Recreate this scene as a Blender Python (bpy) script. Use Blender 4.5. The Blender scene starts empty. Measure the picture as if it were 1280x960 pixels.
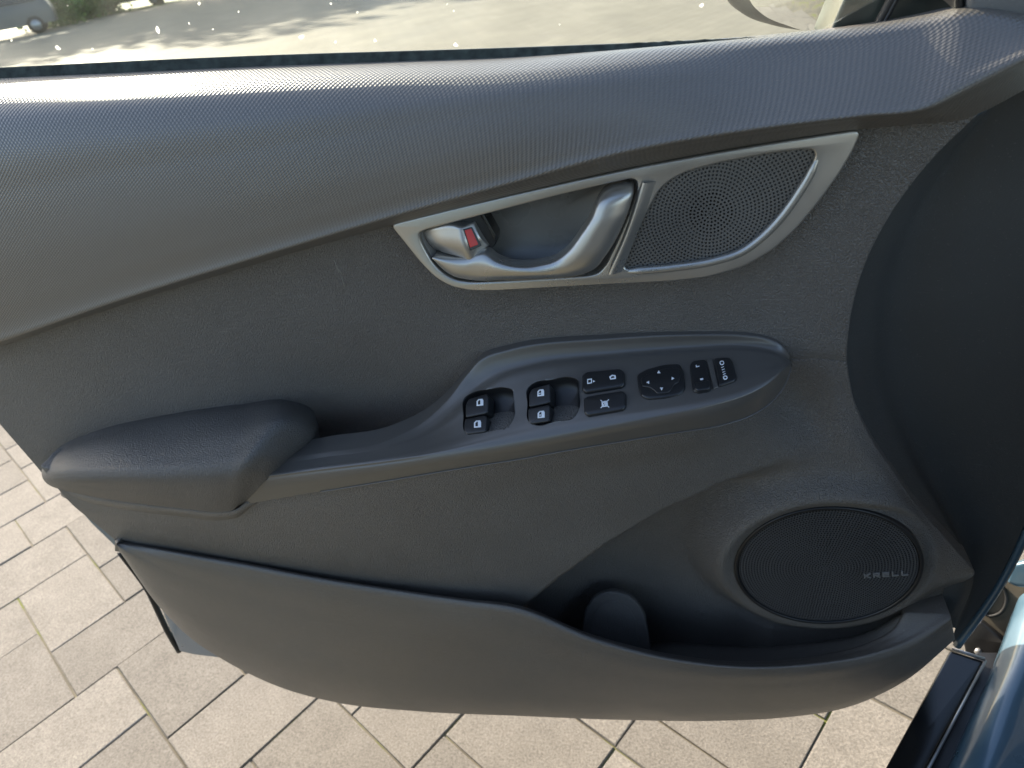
import bpy, bmesh, math, random
import numpy as np
from mathutils import Vector, Matrix
from mathutils.bvhtree import BVHTree

random.seed(4); rng = np.random.default_rng(4)
SC = bpy.context.scene
COL = SC.collection
R = math.radians

# ------------------------------------------------------------------ camera, sky, sun, exposure
FPX = 853.0                       # focal length in photo pixels (1280 wide)
CAM = np.array([0.0, -0.51, 1.17])
PITCH, ROLL, YAW = R(34), R(-10), R(16)
_F = np.array([0, math.cos(PITCH), -math.sin(PITCH)]); _U = np.array([0, math.sin(PITCH), math.cos(PITCH)]); _X = np.array([1., 0, 0])
_RX = math.cos(ROLL) * _X + math.sin(ROLL) * _U
_RU = -math.sin(ROLL) * _X + math.cos(ROLL) * _U
def _yaw(v):
    c, s = math.cos(YAW), math.sin(YAW)
    return np.array([v[0] * c - v[1] * s, v[0] * s + v[1] * c, v[2]])
AX, AU, AF = _yaw(_RX), _yaw(_RU), _yaw(_F)
cam = bpy.data.cameras.new('camera'); cam.lens = FPX / 1280 * 36; cam.sensor_width = 36
cam.clip_start = 0.02; cam.clip_end = 600
cam.dof.use_dof = True; cam.dof.focus_distance = 0.60; cam.dof.aperture_fstop = 9
camo = bpy.data.objects.new('camera', cam); COL.objects.link(camo)
camo.matrix_world = Matrix(((AX[0], AU[0], -AF[0], CAM[0]), (AX[1], AU[1], -AF[1], CAM[1]), (AX[2], AU[2], -AF[2], CAM[2]), (0, 0, 0, 1)))
SC.camera = camo

SUN_EL, SUN_AZ = R(26), R(-49)      # azimuth measured from +Y towards +X
world = bpy.data.worlds.new('World'); SC.world = world; world.use_nodes = True
nt = world.node_tree; bg = nt.nodes['Background']
sky = nt.nodes.new('ShaderNodeTexSky'); sky.sky_type = 'NISHITA'; sky.sun_disc = False
sky.sun_elevation = SUN_EL; sky.sun_rotation = SUN_AZ
nt.links.new(sky.outputs[0], bg.inputs[0]); bg.inputs[1].default_value = 0.15; sky.dust_density = 2.0; sky.ozone_density = 1.0
sl = bpy.data.lights.new('sun', 'SUN'); sl.energy = 5.0; sl.angle = R(0.5); sl.color = (1, .90, .74)
so = bpy.data.objects.new('sun', sl); COL.objects.link(so)
sd = Vector((math.sin(SUN_AZ) * math.cos(SUN_EL), math.cos(SUN_AZ) * math.cos(SUN_EL), math.sin(SUN_EL)))
so.rotation_euler = sd.to_track_quat('Z', 'Y').to_euler(); so.location = (0, 3, 4)
vs = SC.view_settings; vs.view_transform = 'Standard'; vs.look = 'None'; vs.gamma = 1; vs.exposure = 1.5; vs.use_curve_mapping = False

# ------------------------------------------------------------------ helpers: places
def ray(px, py):
    return AX * (px - 640) / FPX - AU * (py - 480) / FPX + AF
def P(px, py, y=0.0):             # point of the sight line at door depth y (door plane: y = 0, inside is -y)
    d = ray(px, py); t = (y - CAM[1]) / d[1]
    return CAM + d * t
def G(px, py, z=0.0):             # point of the sight line at height z
    d = ray(px, py); t = (z - CAM[2]) / d[2]
    return CAM + d * t
def P3(pts):
    return np.array([P(*p) for p in pts])
def spl(pts, n, closed=False):    # smooth curve through points, n samples evenly along it
    p = np.asarray(pts, float)
    if closed: p = np.vstack([p[-2:], p, p[:3]])
    d = np.maximum(np.linalg.norm(np.diff(p, axis=0), axis=1), 1e-9); t = np.r_[0, np.cumsum(d)]
    s = np.diff(p, axis=0) / d[:, None]
    m = np.empty_like(p); m[0] = s[0]; m[-1] = s[-1]
    if len(p) > 2: m[1:-1] = (s[:-1] * d[1:, None] + s[1:] * d[:-1, None]) / (d[1:] + d[:-1])[:, None]
    if closed: q = np.linspace(t[2], t[-3], n, endpoint=False)
    else: q = np.linspace(0, t[-1], n)
    i = np.clip(np.searchsorted(t, q, 'right') - 1, 0, len(d) - 1)
    h = d[i]; u = (q - t[i]) / h; u = u[:, None]; h = h[:, None]
    return (2*u**3-3*u**2+1)*p[i] + (u**3-2*u**2+u)*h*m[i] + (-2*u**3+3*u**2)*p[i+1] + (u**3-u**2)*h*m[i+1]
def seg_dist(q, poly):            # distance of 2D points to a polyline
    q = np.asarray(q, float); best = np.full(len(q), 1e9); near = np.zeros_like(q)
    for a, b in zip(poly[:-1], poly[1:]):
        ab = b - a; t = np.clip(((q - a) @ ab) / max(ab @ ab, 1e-12), 0, 1)
        c = a + t[:, None] * ab; d = np.linalg.norm(q - c, axis=1); k = d < best
        best[k] = d[k]; near[k] = c[k]
    return best, near
def inside(q, poly):
    q = np.asarray(q, float); r = np.zeros(len(q), bool); n = len(poly)
    for i in range(n):
        a, b = poly[i], poly[(i + 1) % n]
        if a[1] == b[1]: continue
        c = ((a[1] > q[:, 1]) != (b[1] > q[:, 1])) & (q[:, 0] < (b[0]-a[0])*(q[:, 1]-a[1])/(b[1]-a[1]) + a[0])
        r ^= c
    return r
def sst(a, b, x):
    t = np.clip((x - a) / (b - a), 0, 1); return t * t * (3 - 2 * t)

# ------------------------------------------------------------------ helpers: objects
def link(name, me, mat, parent=None, smooth=True, sharp=None):
    o = bpy.data.objects.new(name, me); COL.objects.link(o)
    if mat is not None: me.materials.append(mat)
    if smooth: me.polygons.foreach_set('use_smooth', [True] * len(me.polygons))
    if sharp: me.set_sharp_from_angle(angle=R(sharp))
    if parent is not None:
        o.parent = parent
        if parent.parent is None: o.matrix_parent_inverse = Matrix.Translation(-parent.location)
    return o
def thing(name, loc, label, cat, group=None):
    o = bpy.data.objects.new(name, None); COL.objects.link(o); o.location = loc; o.empty_display_size = .1
    o['label'] = label; o['category'] = cat
    if group: o['group'] = group
    return o
def mesh(name, v, f, mat, parent=None, smooth=True, sharp=None, uv=None):
    me = bpy.data.meshes.new(name); me.from_pydata([tuple(x) for x in v], [], [tuple(x) for x in f])
    if uv is not None:
        l = me.uv_layers.new(name='uv'); idx = np.empty(len(me.loops), int); me.loops.foreach_get('vertex_index', idx)
        l.data.foreach_set('uv', np.asarray(uv)[idx].astype(np.float32).ravel())
    return link(name, me, mat, parent, smooth, sharp)
BV = {}
def grid_faces(M, N):
    a = np.arange(M * N).reshape(M, N)
    return np.stack([a[:-1, :-1], a[:-1, 1:], a[1:, 1:], a[1:, :-1]], -1).reshape(-1, 4)
def loft_grid(rails, N, M, raw=False):
    r3 = [spl(P3(r) if not raw else np.array(r), N) for r in rails]
    A = np.array(r3)                                   # rails x N x 3
    return np.stack([spl(A[:, j], M) for j in range(N)], 1)   # M x N x 3
def flange(g, r=.0012, back=.012, sides='tblr', bdir=(0, 1, 0)):
    b = np.array(bdir)
    def pad(g, first):
        e, i = (g[0], g[1]) if first else (g[-1], g[-2])
        d = e - i; d /= np.maximum(np.linalg.norm(d, axis=1), 1e-9)[:, None]
        a1 = e + d * r * .7 + b * r * .35; a2 = e + d * r + b * r * 1.2; a3 = e + d * r + b * back
        return np.vstack([a3[None], a2[None], a1[None], g]) if first else np.vstack([g, a1[None], a2[None], a3[None]])
    if 't' in sides: g = pad(g, True)
    if 'b' in sides: g = pad(g, False)
    g = g.transpose(1, 0, 2)
    if 'l' in sides: g = pad(g, True)
    if 'r' in sides: g = pad(g, False)
    return g.transpose(1, 0, 2)
def grid_obj(name, g, mat, parent, holes=(), sharp=None):
    M, N = g.shape[:2]
    du = np.linalg.norm(np.diff(g, axis=1), axis=2); dv = np.linalg.norm(np.diff(g, axis=0), axis=2)
    u = np.hstack([np.zeros((M, 1)), np.cumsum(du, 1)]); u -= u[:, [N // 2]]
    v = np.vstack([np.zeros((1, N)), np.cumsum(dv, 0)])
    uv = np.stack([u, v], -1).reshape(-1, 2)
    V = g.reshape(-1, 3).copy(); F = grid_faces(M, N)
    for (pl, out) in holes:                            # snap the grid to an outline and open it
        q = pl.local(V); z = (V - pl.o) @ pl.n
        cl = np.vstack([out, out[:1]]); d, nr = seg_dist(q, cl)
        cell = np.median(du) * .75
        k = (d < cell) & (abs(z) < .02)
        V[k] += (nr[k] - q[k])[:, :1] * pl.ex + (nr[k] - q[k])[:, 1:] * pl.ey
        fc = V[F].mean(1); zz = (fc - pl.o) @ pl.n
        F = F[~(inside(pl.local(fc), out) & (abs(zz) < .02))]
    BV[name] = BVHTree.FromPolygons([tuple(x) for x in V], [tuple(x) for x in F])
    return mesh(name, V, F, mat, parent, uv=uv, sharp=sharp)
def hit(key, px, py):
    d = ray(px, py); r = BV[key].ray_cast(Vector(CAM), Vector(d))
    if r[0] is None: raise RuntimeError('no hit %s %s %s' % (key, px, py))
    n = np.array(r[1]); n = n if n @ d < 0 else -n
    return np.array(r[0]), n
class Plane:
    def __init__(s, o, n, xdir=(1, 0, 0)):
        s.o = np.array(o, float); s.n = np.array(n, float) / np.linalg.norm(n)
        x = np.array(xdir, float); x -= s.n * (x @ s.n); s.ex = x / np.linalg.norm(x); s.ey = np.cross(s.n, s.ex)
    def px(s, pts):                                    # photo sight lines onto this plane
        out = []
        for p in pts:
            d = ray(*p); t = ((s.o - CAM) @ s.n) / (d @ s.n); q = CAM + d * t - s.o
            out.append((q @ s.ex, q @ s.ey))
        return np.array(out)
    def local(s, V): q = V - s.o; return np.stack([q @ s.ex, q @ s.ey], 1)
    def w(s, q, h=0.0): q = np.asarray(q); return s.o + q[..., :1] * s.ex + q[..., 1:2] * s.ey + s.n * h
    def M(s, h=0.0):
        o = s.o + s.n * h
        return Matrix(((s.ex[0], s.ey[0], s.n[0], o[0]), (s.ex[1], s.ey[1], s.n[1], o[1]), (s.ex[2], s.ey[2], s.n[2], o[2]), (0, 0, 0, 1)))
def hplane(key, px, py, **k):
    o, n = hit(key, px, py); return Plane(o, n, **k)
def rnd(q, r, k=4):                                    # round the corners of a closed outline
    q = np.asarray(q, float); out = []
    n = len(q)
    for i in range(n):
        a, b, c = q[i - 1], q[i], q[(i + 1) % n]
        la, lc = np.linalg.norm(a - b), np.linalg.norm(c - b)
        rr = min(r, la * .45, lc * .45); p0 = b + (a - b) / la * rr; p1 = b + (c - b) / lc * rr
        for t in np.linspace(0, 1, k + 1): out.append((1-t)**2 * p0 + 2*t*(1-t) * b + t*t * p1)
    return np.array(out)
def plate(name, loops, pl, h0, h1, bev, mat, parent, seg=3, sharp=40, key=None):
    c = bpy.data.curves.new(name, 'CURVE'); c.dimensions = '2D'; c.fill_mode = 'BOTH'
    for q in loops:
        s = c.splines.new('POLY'); s.points.add(len(q) - 1); s.use_cyclic_u = True
        s.points.foreach_set('co', np.c_[q, np.zeros(len(q)), np.ones(len(q))].ravel())
    th = h1 - h0; bev = min(bev, th * .49)
    c.extrude = max(th / 2 - bev, 1e-5); c.bevel_depth = bev; c.bevel_resolution = seg; c.offset = -bev
    t = bpy.data.objects.new(name + '_tmp', c); COL.objects.link(t)
    dg = bpy.context.evaluated_depsgraph_get(); dg.update()
    me = bpy.data.meshes.new_from_object(t.evaluated_get(dg)); bpy.data.objects.remove(t); bpy.data.curves.remove(c)
    me.name = name; me.materials.clear(); me.transform(pl.M((h0 + h1) / 2))
    bm = bmesh.new(); bm.from_mesh(me); bmesh.ops.remove_doubles(bm, verts=bm.verts, dist=1e-6)
    bmesh.ops.recalc_face_normals(bm, faces=bm.faces); bm.to_mesh(me)
    if key: BV[key] = BVHTree.FromBMesh(bm)
    bm.free()
    return link(name, me, mat, parent, True, sharp)
def tube(name, pts, r, mat, parent, n=8, smooth_n=None, closed=False):
    p = np.asarray(pts, float)
    if smooth_n: p = spl(p, smooth_n, closed)
    m = len(p); V = []; rr = r if np.ndim(r) else [r] * m
    if np.ndim(r) and len(r) != m: rr = np.interp(np.linspace(0, 1, m), np.linspace(0, 1, len(r)), r)
    for i in range(m):
        t = (p[(i+1) % m] - p[i-1]) if closed else p[min(i+1, m-1)] - p[max(i-1, 0)]
        t /= np.linalg.norm(t); a = np.cross(t, (0, 1, 0) if abs(t[1]) < .9 else (0, 0, 1)); a /= np.linalg.norm(a); b = np.cross(t, a)
        for k in range(n):
            w = 2 * math.pi * k / n; V.append(p[i] + rr[i] * (math.cos(w) * a + math.sin(w) * b))
    Fc = []
    for i in range(m if closed else m - 1):
        j = (i + 1) % m
        for k in range(n): Fc.append((i*n+k, i*n+(k+1) % n, j*n+(k+1) % n, j*n+k))
    if not closed: Fc += [tuple(range(n))[::-1], tuple((m-1)*n + k for k in range(n))]
    return mesh(name, V, Fc, mat, parent)
def perforated(name, pl, cen, rings, pitch, hr, mat, parent, test, depth=.0008):
    V = []; Fc = []
    for i in range(rings):
        r0, r1 = i * pitch, (i + 1) * pitch; rm = (r0 + r1) / 2
        n = max(4, int(round(2 * math.pi * rm / pitch))); ph = (i * .37) % 1
        if i == 0: n = 5; 
        for j in range(n):
            a0 = 2*math.pi*(j+ph)/n; a1 = 2*math.pi*(j+1+ph)/n; am = (a0+a1)/2
            c = (rm*math.cos(am)+cen[0], rm*math.sin(am)+cen[1])
            if not test(c): continue
            o = [(r0, a0), (r0, am), (r0, a1), (rm, a1), (r1, a1), (r1, am), (r1, a0), (rm, a0)]
            pts = [(r*math.cos(a)+cen[0], r*math.sin(a)+cen[1]) for r, a in o]
            hp = []
            for (x, y) in pts:
                dx, dy = x-c[0], y-c[1]; l = max(math.hypot(dx, dy), 1e-9); s = hr if i else hr*.7
                hp.append((c[0]+dx/l*s, c[1]+dy/l*s))
            b = len(V)
            V += [(x, y, 0) for x, y in pts] + [(x, y, 0) for x, y in hp] + [(x, y, -depth) for x, y in hp]
            for k in range(8):
                m = (k + 1) % 8
                Fc += [(b+k, b+m, b+8+m, b+8+k), (b+8+k, b+8+m, b+16+m, b+16+k)]
    V = np.array(V); W = pl.w(V[:, :2]) + V[:, 2:] * pl.n
    return mesh(name, W, Fc, mat, parent, smooth=False)

# ------------------------------------------------------------------ materials
def nodes(name):
    m = bpy.data.materials.new(name); m.use_nodes = True; t = m.node_tree
    return m, t, t.nodes['Principled BSDF'], t.nodes.new, t.links.new
def plain(name, col, rough=.5, metal=0., spec=.5, noise=None, bump=0, bscale=400, coat=0, var=.12, vscale=18, rvar=.08):
    m, t, b, N, L = nodes(name)
    b.inputs['Metallic'].default_value = metal; b.inputs['Specular IOR Level'].default_value = spec
    b.inputs['Coat Weight'].default_value = coat; b.inputs['Coat Roughness'].default_value = .05
    g = N('ShaderNodeNewGeometry'); n = N('ShaderNodeTexNoise'); n.inputs['Scale'].default_value = vscale; n.inputs['Detail'].default_value = 6
    L(g.outputs['Position'], n.inputs['Vector'])
    r = N('ShaderNodeMapRange'); r.inputs[1].default_value = .3; r.inputs[2].default_value = .7; r.inputs[3].default_value = 1 - var; r.inputs[4].default_value = 1 + var
    L(n.outputs[0], r.inputs[0])
    mx = N('ShaderNodeMix'); mx.data_type = 'RGBA'; mx.blend_type = 'MULTIPLY'; mx.inputs[0].default_value = 1; mx.inputs[6].default_value = (*col, 1)
    L(r.outputs[0], mx.inputs[7]); L(mx.outputs[2], b.inputs['Base Color'])
    q = N('ShaderNodeMapRange'); q.inputs[1].default_value = .3; q.inputs[2].default_value = .7; q.inputs[3].default_value = rough - rvar; q.inputs[4].default_value = rough + rvar
    L(n.outputs[0], q.inputs[0]); L(q.outputs[0], b.inputs['Roughness'])
    if bump:
        vz = N('ShaderNodeTexNoise'); vz.inputs['Scale'].default_value = bscale; vz.inputs['Detail'].default_value = 2
        L(g.outputs['Position'], vz.inputs['Vector'])
        bp = N('ShaderNodeBump'); bp.inputs['Strength'].default_value = bump; bp.inputs['Distance'].default_value = .0006
        L(vz.outputs[0], bp.inputs['Height']); L(bp.outputs[0], b.inputs['Normal'])
    return m
def grain(name, col, rough, scale, bump, dist=.0006, spec=.5, dust=.06):      # moulded leather grain
    m, t, b, N, L = nodes(name); b.inputs['Specular IOR Level'].default_value = spec
    g = N('ShaderNodeNewGeometry')
    nz = N('ShaderNodeTexNoise'); nz.inputs['Scale'].default_value = scale * .6; nz.inputs['Detail'].default_value = 2; L(g.outputs['Position'], nz.inputs['Vector'])
    ad = N('ShaderNodeMix'); ad.data_type = 'RGBA'; ad.blend_type = 'LINEAR_LIGHT'; ad.inputs[0].default_value = .002
    L(g.outputs['Position'], ad.inputs[6]); L(nz.outputs['Color'], ad.inputs[7])
    v = N('ShaderNodeTexVoronoi'); v.feature = 'SMOOTH_F1'; v.inputs['Scale'].default_value = scale; v.inputs['Smoothness'].default_value = .6; v.inputs['Randomness'].default_value = 1
    L(ad.outputs[2], v.inputs['Vector'])
    bp = N('ShaderNodeBump'); bp.invert = True; bp.inputs['Strength'].default_value = bump; bp.inputs['Distance'].default_value = dist
    L(v.outputs['Distance'], bp.inputs['Height']); L(bp.outputs[0], b.inputs['Normal'])
    n2 = N('ShaderNodeTexNoise'); n2.inputs['Scale'].default_value = 9; n2.inputs['Detail'].default_value = 8; n2.inputs['Roughness'].default_value = .7
    L(g.outputs['Position'], n2.inputs['Vector'])
    r = N('ShaderNodeMapRange'); r.inputs[1].default_value = .3; r.inputs[2].default_value = .72; r.inputs[3].default_value = rough - .06; r.inputs[4].default_value = rough + .08
    L(n2.outputs[0], r.inputs[0]); L(r.outputs[0], b.inputs['Roughness'])
    n3 = N('ShaderNodeTexNoise'); n3.inputs['Scale'].default_value = 650; n3.inputs['Detail'].default_value = 0; L(g.outputs['Position'], n3.inputs['Vector'])
    sp = N('ShaderNodeMapRange'); sp.inputs[1].default_value = .765; sp.inputs[2].default_value = .80; sp.inputs[3].default_value = 0; sp.inputs[4].default_value = dust * 3
    L(n3.outputs[0], sp.inputs[0])
    du = N('ShaderNodeMapRange'); du.inputs[1].default_value = .4; du.inputs[2].default_value = .75; du.inputs[3].default_value = 0; du.inputs[4].default_value = dust
    L(n2.outputs[0], du.inputs[0])
    mpp = N('ShaderNodeMapping'); mpp.inputs['Rotation'].default_value = (0, R(24), 0); mpp.inputs['Scale'].default_value = (28, 200, 900); L(g.outputs['Position'], mpp.inputs['Vector'])
    ns = N('ShaderNodeTexNoise'); ns.inputs['Scale'].default_value = 1; ns.inputs['Detail'].default_value = 1; L(mpp.outputs[0], ns.inputs['Vector'])
    nm = N('ShaderNodeTexNoise'); nm.inputs['Scale'].default_value = 14; nm.inputs['Detail'].default_value = 1; L(g.outputs['Position'], nm.inputs['Vector'])
    sa = N('ShaderNodeMapRange'); sa.inputs[1].default_value = .70; sa.inputs[2].default_value = .78; sa.inputs[3].default_value = 0; sa.inputs[4].default_value = dust * 4; L(ns.outputs[0], sa.inputs[0])
    sb = N('ShaderNodeMapRange'); sb.inputs[1].default_value = .55; sb.inputs[2].default_value = .65; L(nm.outputs[0], sb.inputs[0])
    sc_ = N('ShaderNodeMath'); sc_.operation = 'MULTIPLY'; L(sa.outputs[0], sc_.inputs[0]); L(sb.outputs[0], sc_.inputs[1])
    s0_ = N('ShaderNodeMath'); s0_.operation = 'ADD'; L(sp.outputs[0], s0_.inputs[0]); L(sc_.outputs[0], s0_.inputs[1])
    sm = N('ShaderNodeMath'); sm.operation = 'ADD'; L(s0_.outputs[0], sm.inputs[0]); L(du.outputs[0], sm.inputs[1])
    mx = N('ShaderNodeMix'); mx.data_type = 'RGBA'; mx.inputs[6].default_value = (*col, 1); mx.inputs[7].default_value = (.42, .40, .36, 1)
    L(sm.outputs[0], mx.inputs[0]); L(mx.outputs[2], b.inputs['Base Color'])
    return m
def lattice(name, col, rough, pitch, bump):             # woven dimple pattern of the upper trim, in metres of surface
    m, t, b, N, L = nodes(name); b.inputs['Specular IOR Level'].default_value = .9; b.inputs['Roughness'].default_value = rough
    u = N('ShaderNodeUVMap'); s = N('ShaderNodeSeparateXYZ'); L(u.outputs[0], s.inputs[0])
    def mth(op, a, bb=None, val=None):
        n = N('ShaderNodeMath'); n.operation = op; L(a, n.inputs[0])
        if bb is not None: L(bb, n.inputs[1])
        elif val is not None: n.inputs[1].default_value = val
        return n.outputs[0]
    k = 2 * math.pi / pitch
    a = mth('COSINE', mth('MULTIPLY', s.outputs[0], val=k)); c = mth('COSINE', mth('MULTIPLY', s.outputs[1], val=k*.8))
    h = mth('ADD', mth('MULTIPLY', a, c), val=1.)
    bp = N('ShaderNodeBump'); bp.inputs['Strength'].default_value = bump; bp.inputs['Distance'].default_value = .0003
    L(h, bp.inputs['Height']); L(bp.outputs[0], b.inputs['Normal'])
    g = N('ShaderNodeNewGeometry'); n2 = N('ShaderNodeTexNoise'); n2.inputs['Scale'].default_value = 7; n2.inputs['Detail'].default_value = 7; L(g.outputs['Position'], n2.inputs['Vector'])
    r = N('ShaderNodeMapRange'); r.inputs[1].default_value = .3; r.inputs[2].default_value = .7; r.inputs[3].default_value = rough - .05; r.inputs[4].default_value = rough + .07
    L(n2.outputs[0], r.inputs[0]); L(r.outputs[0], b.inputs['Roughness'])
    mx = N('ShaderNodeMix'); mx.data_type = 'RGBA'; mx.inputs[6].default_value = (*[x*.84 for x in col], 1); mx.inputs[7].default_value = (*[x*1.14 for x in col], 1)
    hm = mth('MULTIPLY', h, val=.5); L(hm, mx.inputs[0]); L(mx.outputs[2], b.inputs['Base Color'])
    return m
def glass_mat():
    m, t, b, N, L = nodes('window_glass'); out = t.nodes['Material Output']
    tr = N('ShaderNodeBsdfTransparent'); tr.inputs[0].default_value = (.96, .98, .96, 1)
    gl = N('ShaderNodeBsdfGlossy'); gl.inputs['Roughness'].default_value = .01
    gg = N('ShaderNodeNewGeometry'); dt = N('ShaderNodeVectorMath'); dt.operation = 'DOT_PRODUCT'; L(gg.outputs['Incoming'], dt.inputs[0]); L(gg.outputs['Normal'], dt.inputs[1])
    ab = N('ShaderNodeMath'); ab.operation = 'ABSOLUTE'; L(dt.outputs['Value'], ab.inputs[0])
    om = N('ShaderNodeMath'); om.operation = 'SUBTRACT'; om.inputs[0].default_value = 1; L(ab.outputs[0], om.inputs[1])
    pw = N('ShaderNodeMath'); pw.operation = 'POWER'; pw.inputs[1].default_value = 5; L(om.outputs[0], pw.inputs[0])
    fr = N('ShaderNodeMath'); fr.operation = 'MULTIPLY_ADD'; fr.inputs[1].default_value = .6; fr.inputs[2].default_value = .02; L(pw.outputs[0], fr.inputs[0])
    m1 = N('ShaderNodeMixShader'); L(fr.outputs[0], m1.inputs[0]); L(tr.outputs[0], m1.inputs[1]); L(gl.outputs[0], m1.inputs[2])
    du = N('ShaderNodeBsdfTranslucent'); du.inputs[0].default_value = (.85, .84, .80, 1)
    g = N('ShaderNodeNewGeometry'); n = N('ShaderNodeTexNoise'); n.inputs['Scale'].default_value = 25; n.inputs['Detail'].default_value = 8; L(g.outputs['Position'], n.inputs['Vector'])
    r = N('ShaderNodeMapRange'); r.inputs[1].default_value = .35; r.inputs[2].default_value = .75; r.inputs[3].default_value = .003; r.inputs[4].default_value = .02; L(n.outputs[0], r.inputs[0])
    n3 = N('ShaderNodeTexVoronoi'); n3.inputs['Scale'].default_value = 34; L(g.outputs['Position'], n3.inputs['Vector'])
    wn = N('ShaderNodeTexNoise'); wn.inputs['Scale'].default_value = 160; L(g.outputs['Position'], wn.inputs['Vector'])
    ad = N('ShaderNodeMath'); ad.operation = 'MULTIPLY_ADD'; L(wn.outputs[0], ad.inputs[0]); ad.inputs[1].default_value = .25; L(n3.outputs['Distance'], ad.inputs[2])
    sp = N('ShaderNodeMapRange'); sp.inputs[1].default_value = .20; sp.inputs[2].default_value = .17; sp.inputs[3].default_value = 0; sp.inputs[4].default_value = .6; L(ad.outputs[0], sp.inputs[0])
    s2 = N('ShaderNodeMath'); s2.operation = 'ADD'; L(r.outputs[0], s2.inputs[0]); L(sp.outputs[0], s2.inputs[1])
    m2 = N('ShaderNodeMixShader'); L(s2.outputs[0], m2.inputs[0]); L(m1.outputs[0], m2.inputs[1]); L(du.outputs[0], m2.inputs[2])
    L(m2.outputs[0], out.inputs[0]); return m
def stone_mat():
    m, t, b, N, L = nodes('paver_stone'); b.inputs['Roughness'].default_value = .9; b.inputs['Specular IOR Level'].default_value = .2
    g = N('ShaderNodeNewGeometry'); oi = N('ShaderNodeObjectInfo')
    n1 = N('ShaderNodeTexNoise'); n1.inputs['Scale'].default_value = 11; n1.inputs['Detail'].default_value = 9; n1.inputs['Roughness'].default_value = .8; L(g.outputs['Position'], n1.inputs['Vector'])
    n2 = N('ShaderNodeTexNoise'); n2.inputs['Scale'].default_value = 260; n2.inputs['Detail'].default_value = 4; n2.inputs['Roughness'].default_value = .75; L(g.outputs['Position'], n2.inputs['Vector'])
    cr = N('ShaderNodeValToRGB'); cr.color_ramp.elements[0].position = .25; cr.color_ramp.elements[0].color = (.165, .147, .124, 1); cr.color_ramp.elements[1].position = .75; cr.color_ramp.elements[1].color = (.255, .229, .195, 1); L(n1.outputs[0], cr.inputs[0])
    r2 = N('ShaderNodeMapRange'); r2.inputs[1].default_value = .3; r2.inputs[2].default_value = .7; r2.inputs[3].default_value = .60; r2.inputs[4].default_value = 1.36; L(n2.outputs[0], r2.inputs[0])
    r3 = N('ShaderNodeMapRange'); r3.inputs[3].default_value = .84; r3.inputs[4].default_value = 1.14; L(oi.outputs['Random'], r3.inputs[0])
    mm = N('ShaderNodeMath'); mm.operation = 'MULTIPLY'; L(r2.outputs[0], mm.inputs[0]); L(r3.outputs[0], mm.inputs[1])
    mx = N('ShaderNodeMix'); mx.data_type = 'RGBA'; mx.blend_type = 'MULTIPLY'; mx.inputs[0].default_value = 1; L(cr.outputs[0], mx.inputs[6]); L(mm.outputs[0], mx.inputs[7]); L(mx.outputs[2], b.inputs['Base Color'])
    bp = N('ShaderNodeBump'); bp.inputs['Strength'].default_value = .55; bp.inputs['Distance'].default_value = .002; L(n2.outputs[0], bp.inputs['Height']); L(bp.outputs[0], b.inputs['Normal'])
    return m
def ground_mat():
    m, t, b, N, L = nodes('joint_sand_and_far_paving'); b.inputs['Roughness'].default_value = .8; b.inputs['Specular IOR Level'].default_value = .2
    g = N('ShaderNodeNewGeometry')
    n1 = N('ShaderNodeTexNoise'); n1.inputs['Scale'].default_value = 9; n1.inputs['Detail'].default_value = 5; L(g.outputs['Position'], n1.inputs['Vector'])
    cr = N('ShaderNodeValToRGB'); e = cr.color_ramp.elements; e[0].position = .40; e[0].color = (.10, .088, .066, 1); e[1].position = .66; e[1].color = (.13, .14, .03, 1)
    x = e.new(.54); x.color = (.15, .13, .095, 1); L(n1.outputs[0], cr.inputs[0])
    # beyond the single stones: pale paving
    n2 = N('ShaderNodeTexNoise'); n2.inputs['Scale'].default_value = 1.3; n2.inputs['Detail'].default_value = 8; L(g.outputs['Position'], n2.inputs['Vector'])
    c2 = N('ShaderNodeValToRGB'); c2.color_ramp.elements[0].position = .3; c2.color_ramp.elements[0].color = (.165, .15, .115, 1); c2.color_ramp.elements[1].position = .7; c2.color_ramp.elements[1].color = (.215, .195, .148, 1); L(n2.outputs[0], c2.inputs[0])
    mp = N('ShaderNodeMapping'); mp.vector_type = 'TEXTURE'; mp.inputs['Rotation'].default_value = (0, 0, GRID_ANG); L(g.outputs['Position'], mp.inputs['Vector'])
    br = N('ShaderNodeTexBrick'); br.inputs['Scale'].default_value = 1; br.inputs['Brick Width'].default_value = .25; br.inputs['Row Height'].default_value = .167; br.inputs['Mortar Size'].default_value = .004; br.inputs['Color1'].default_value = (1, 1, 1, 1); br.inputs['Color2'].default_value = (.86, .86, .86, 1); br.inputs['Mortar'].default_value = (.4, .38, .3, 1); L(mp.outputs[0], br.inputs['Vector'])
    mb = N('ShaderNodeMix'); mb.data_type = 'RGBA'; mb.blend_type = 'MULTIPLY'; mb.inputs[0].default_value = .8; L(c2.outputs[0], mb.inputs[6]); L(br.outputs['Color'], mb.inputs[7])
    ln = N('ShaderNodeVectorMath'); ln.operation = 'DISTANCE'; L(g.outputs['Position'], ln.inputs[0]); ln.inputs[1].default_value = tuple(PCEN)
    st = N('ShaderNodeMath'); st.operation = 'GREATER_THAN'; st.inputs[1].default_value = PRAD; L(ln.outputs['Value'], st.inputs[0])
    mx = N('ShaderNodeMix'); mx.data_type = 'RGBA'; L(st.outputs[0], mx.inputs[0]); L(cr.outputs[0], mx.inputs[6]); L(mb.outputs[2], mx.inputs[7]); L(mx.outputs[2], b.inputs['Base Color'])
    return m

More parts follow.
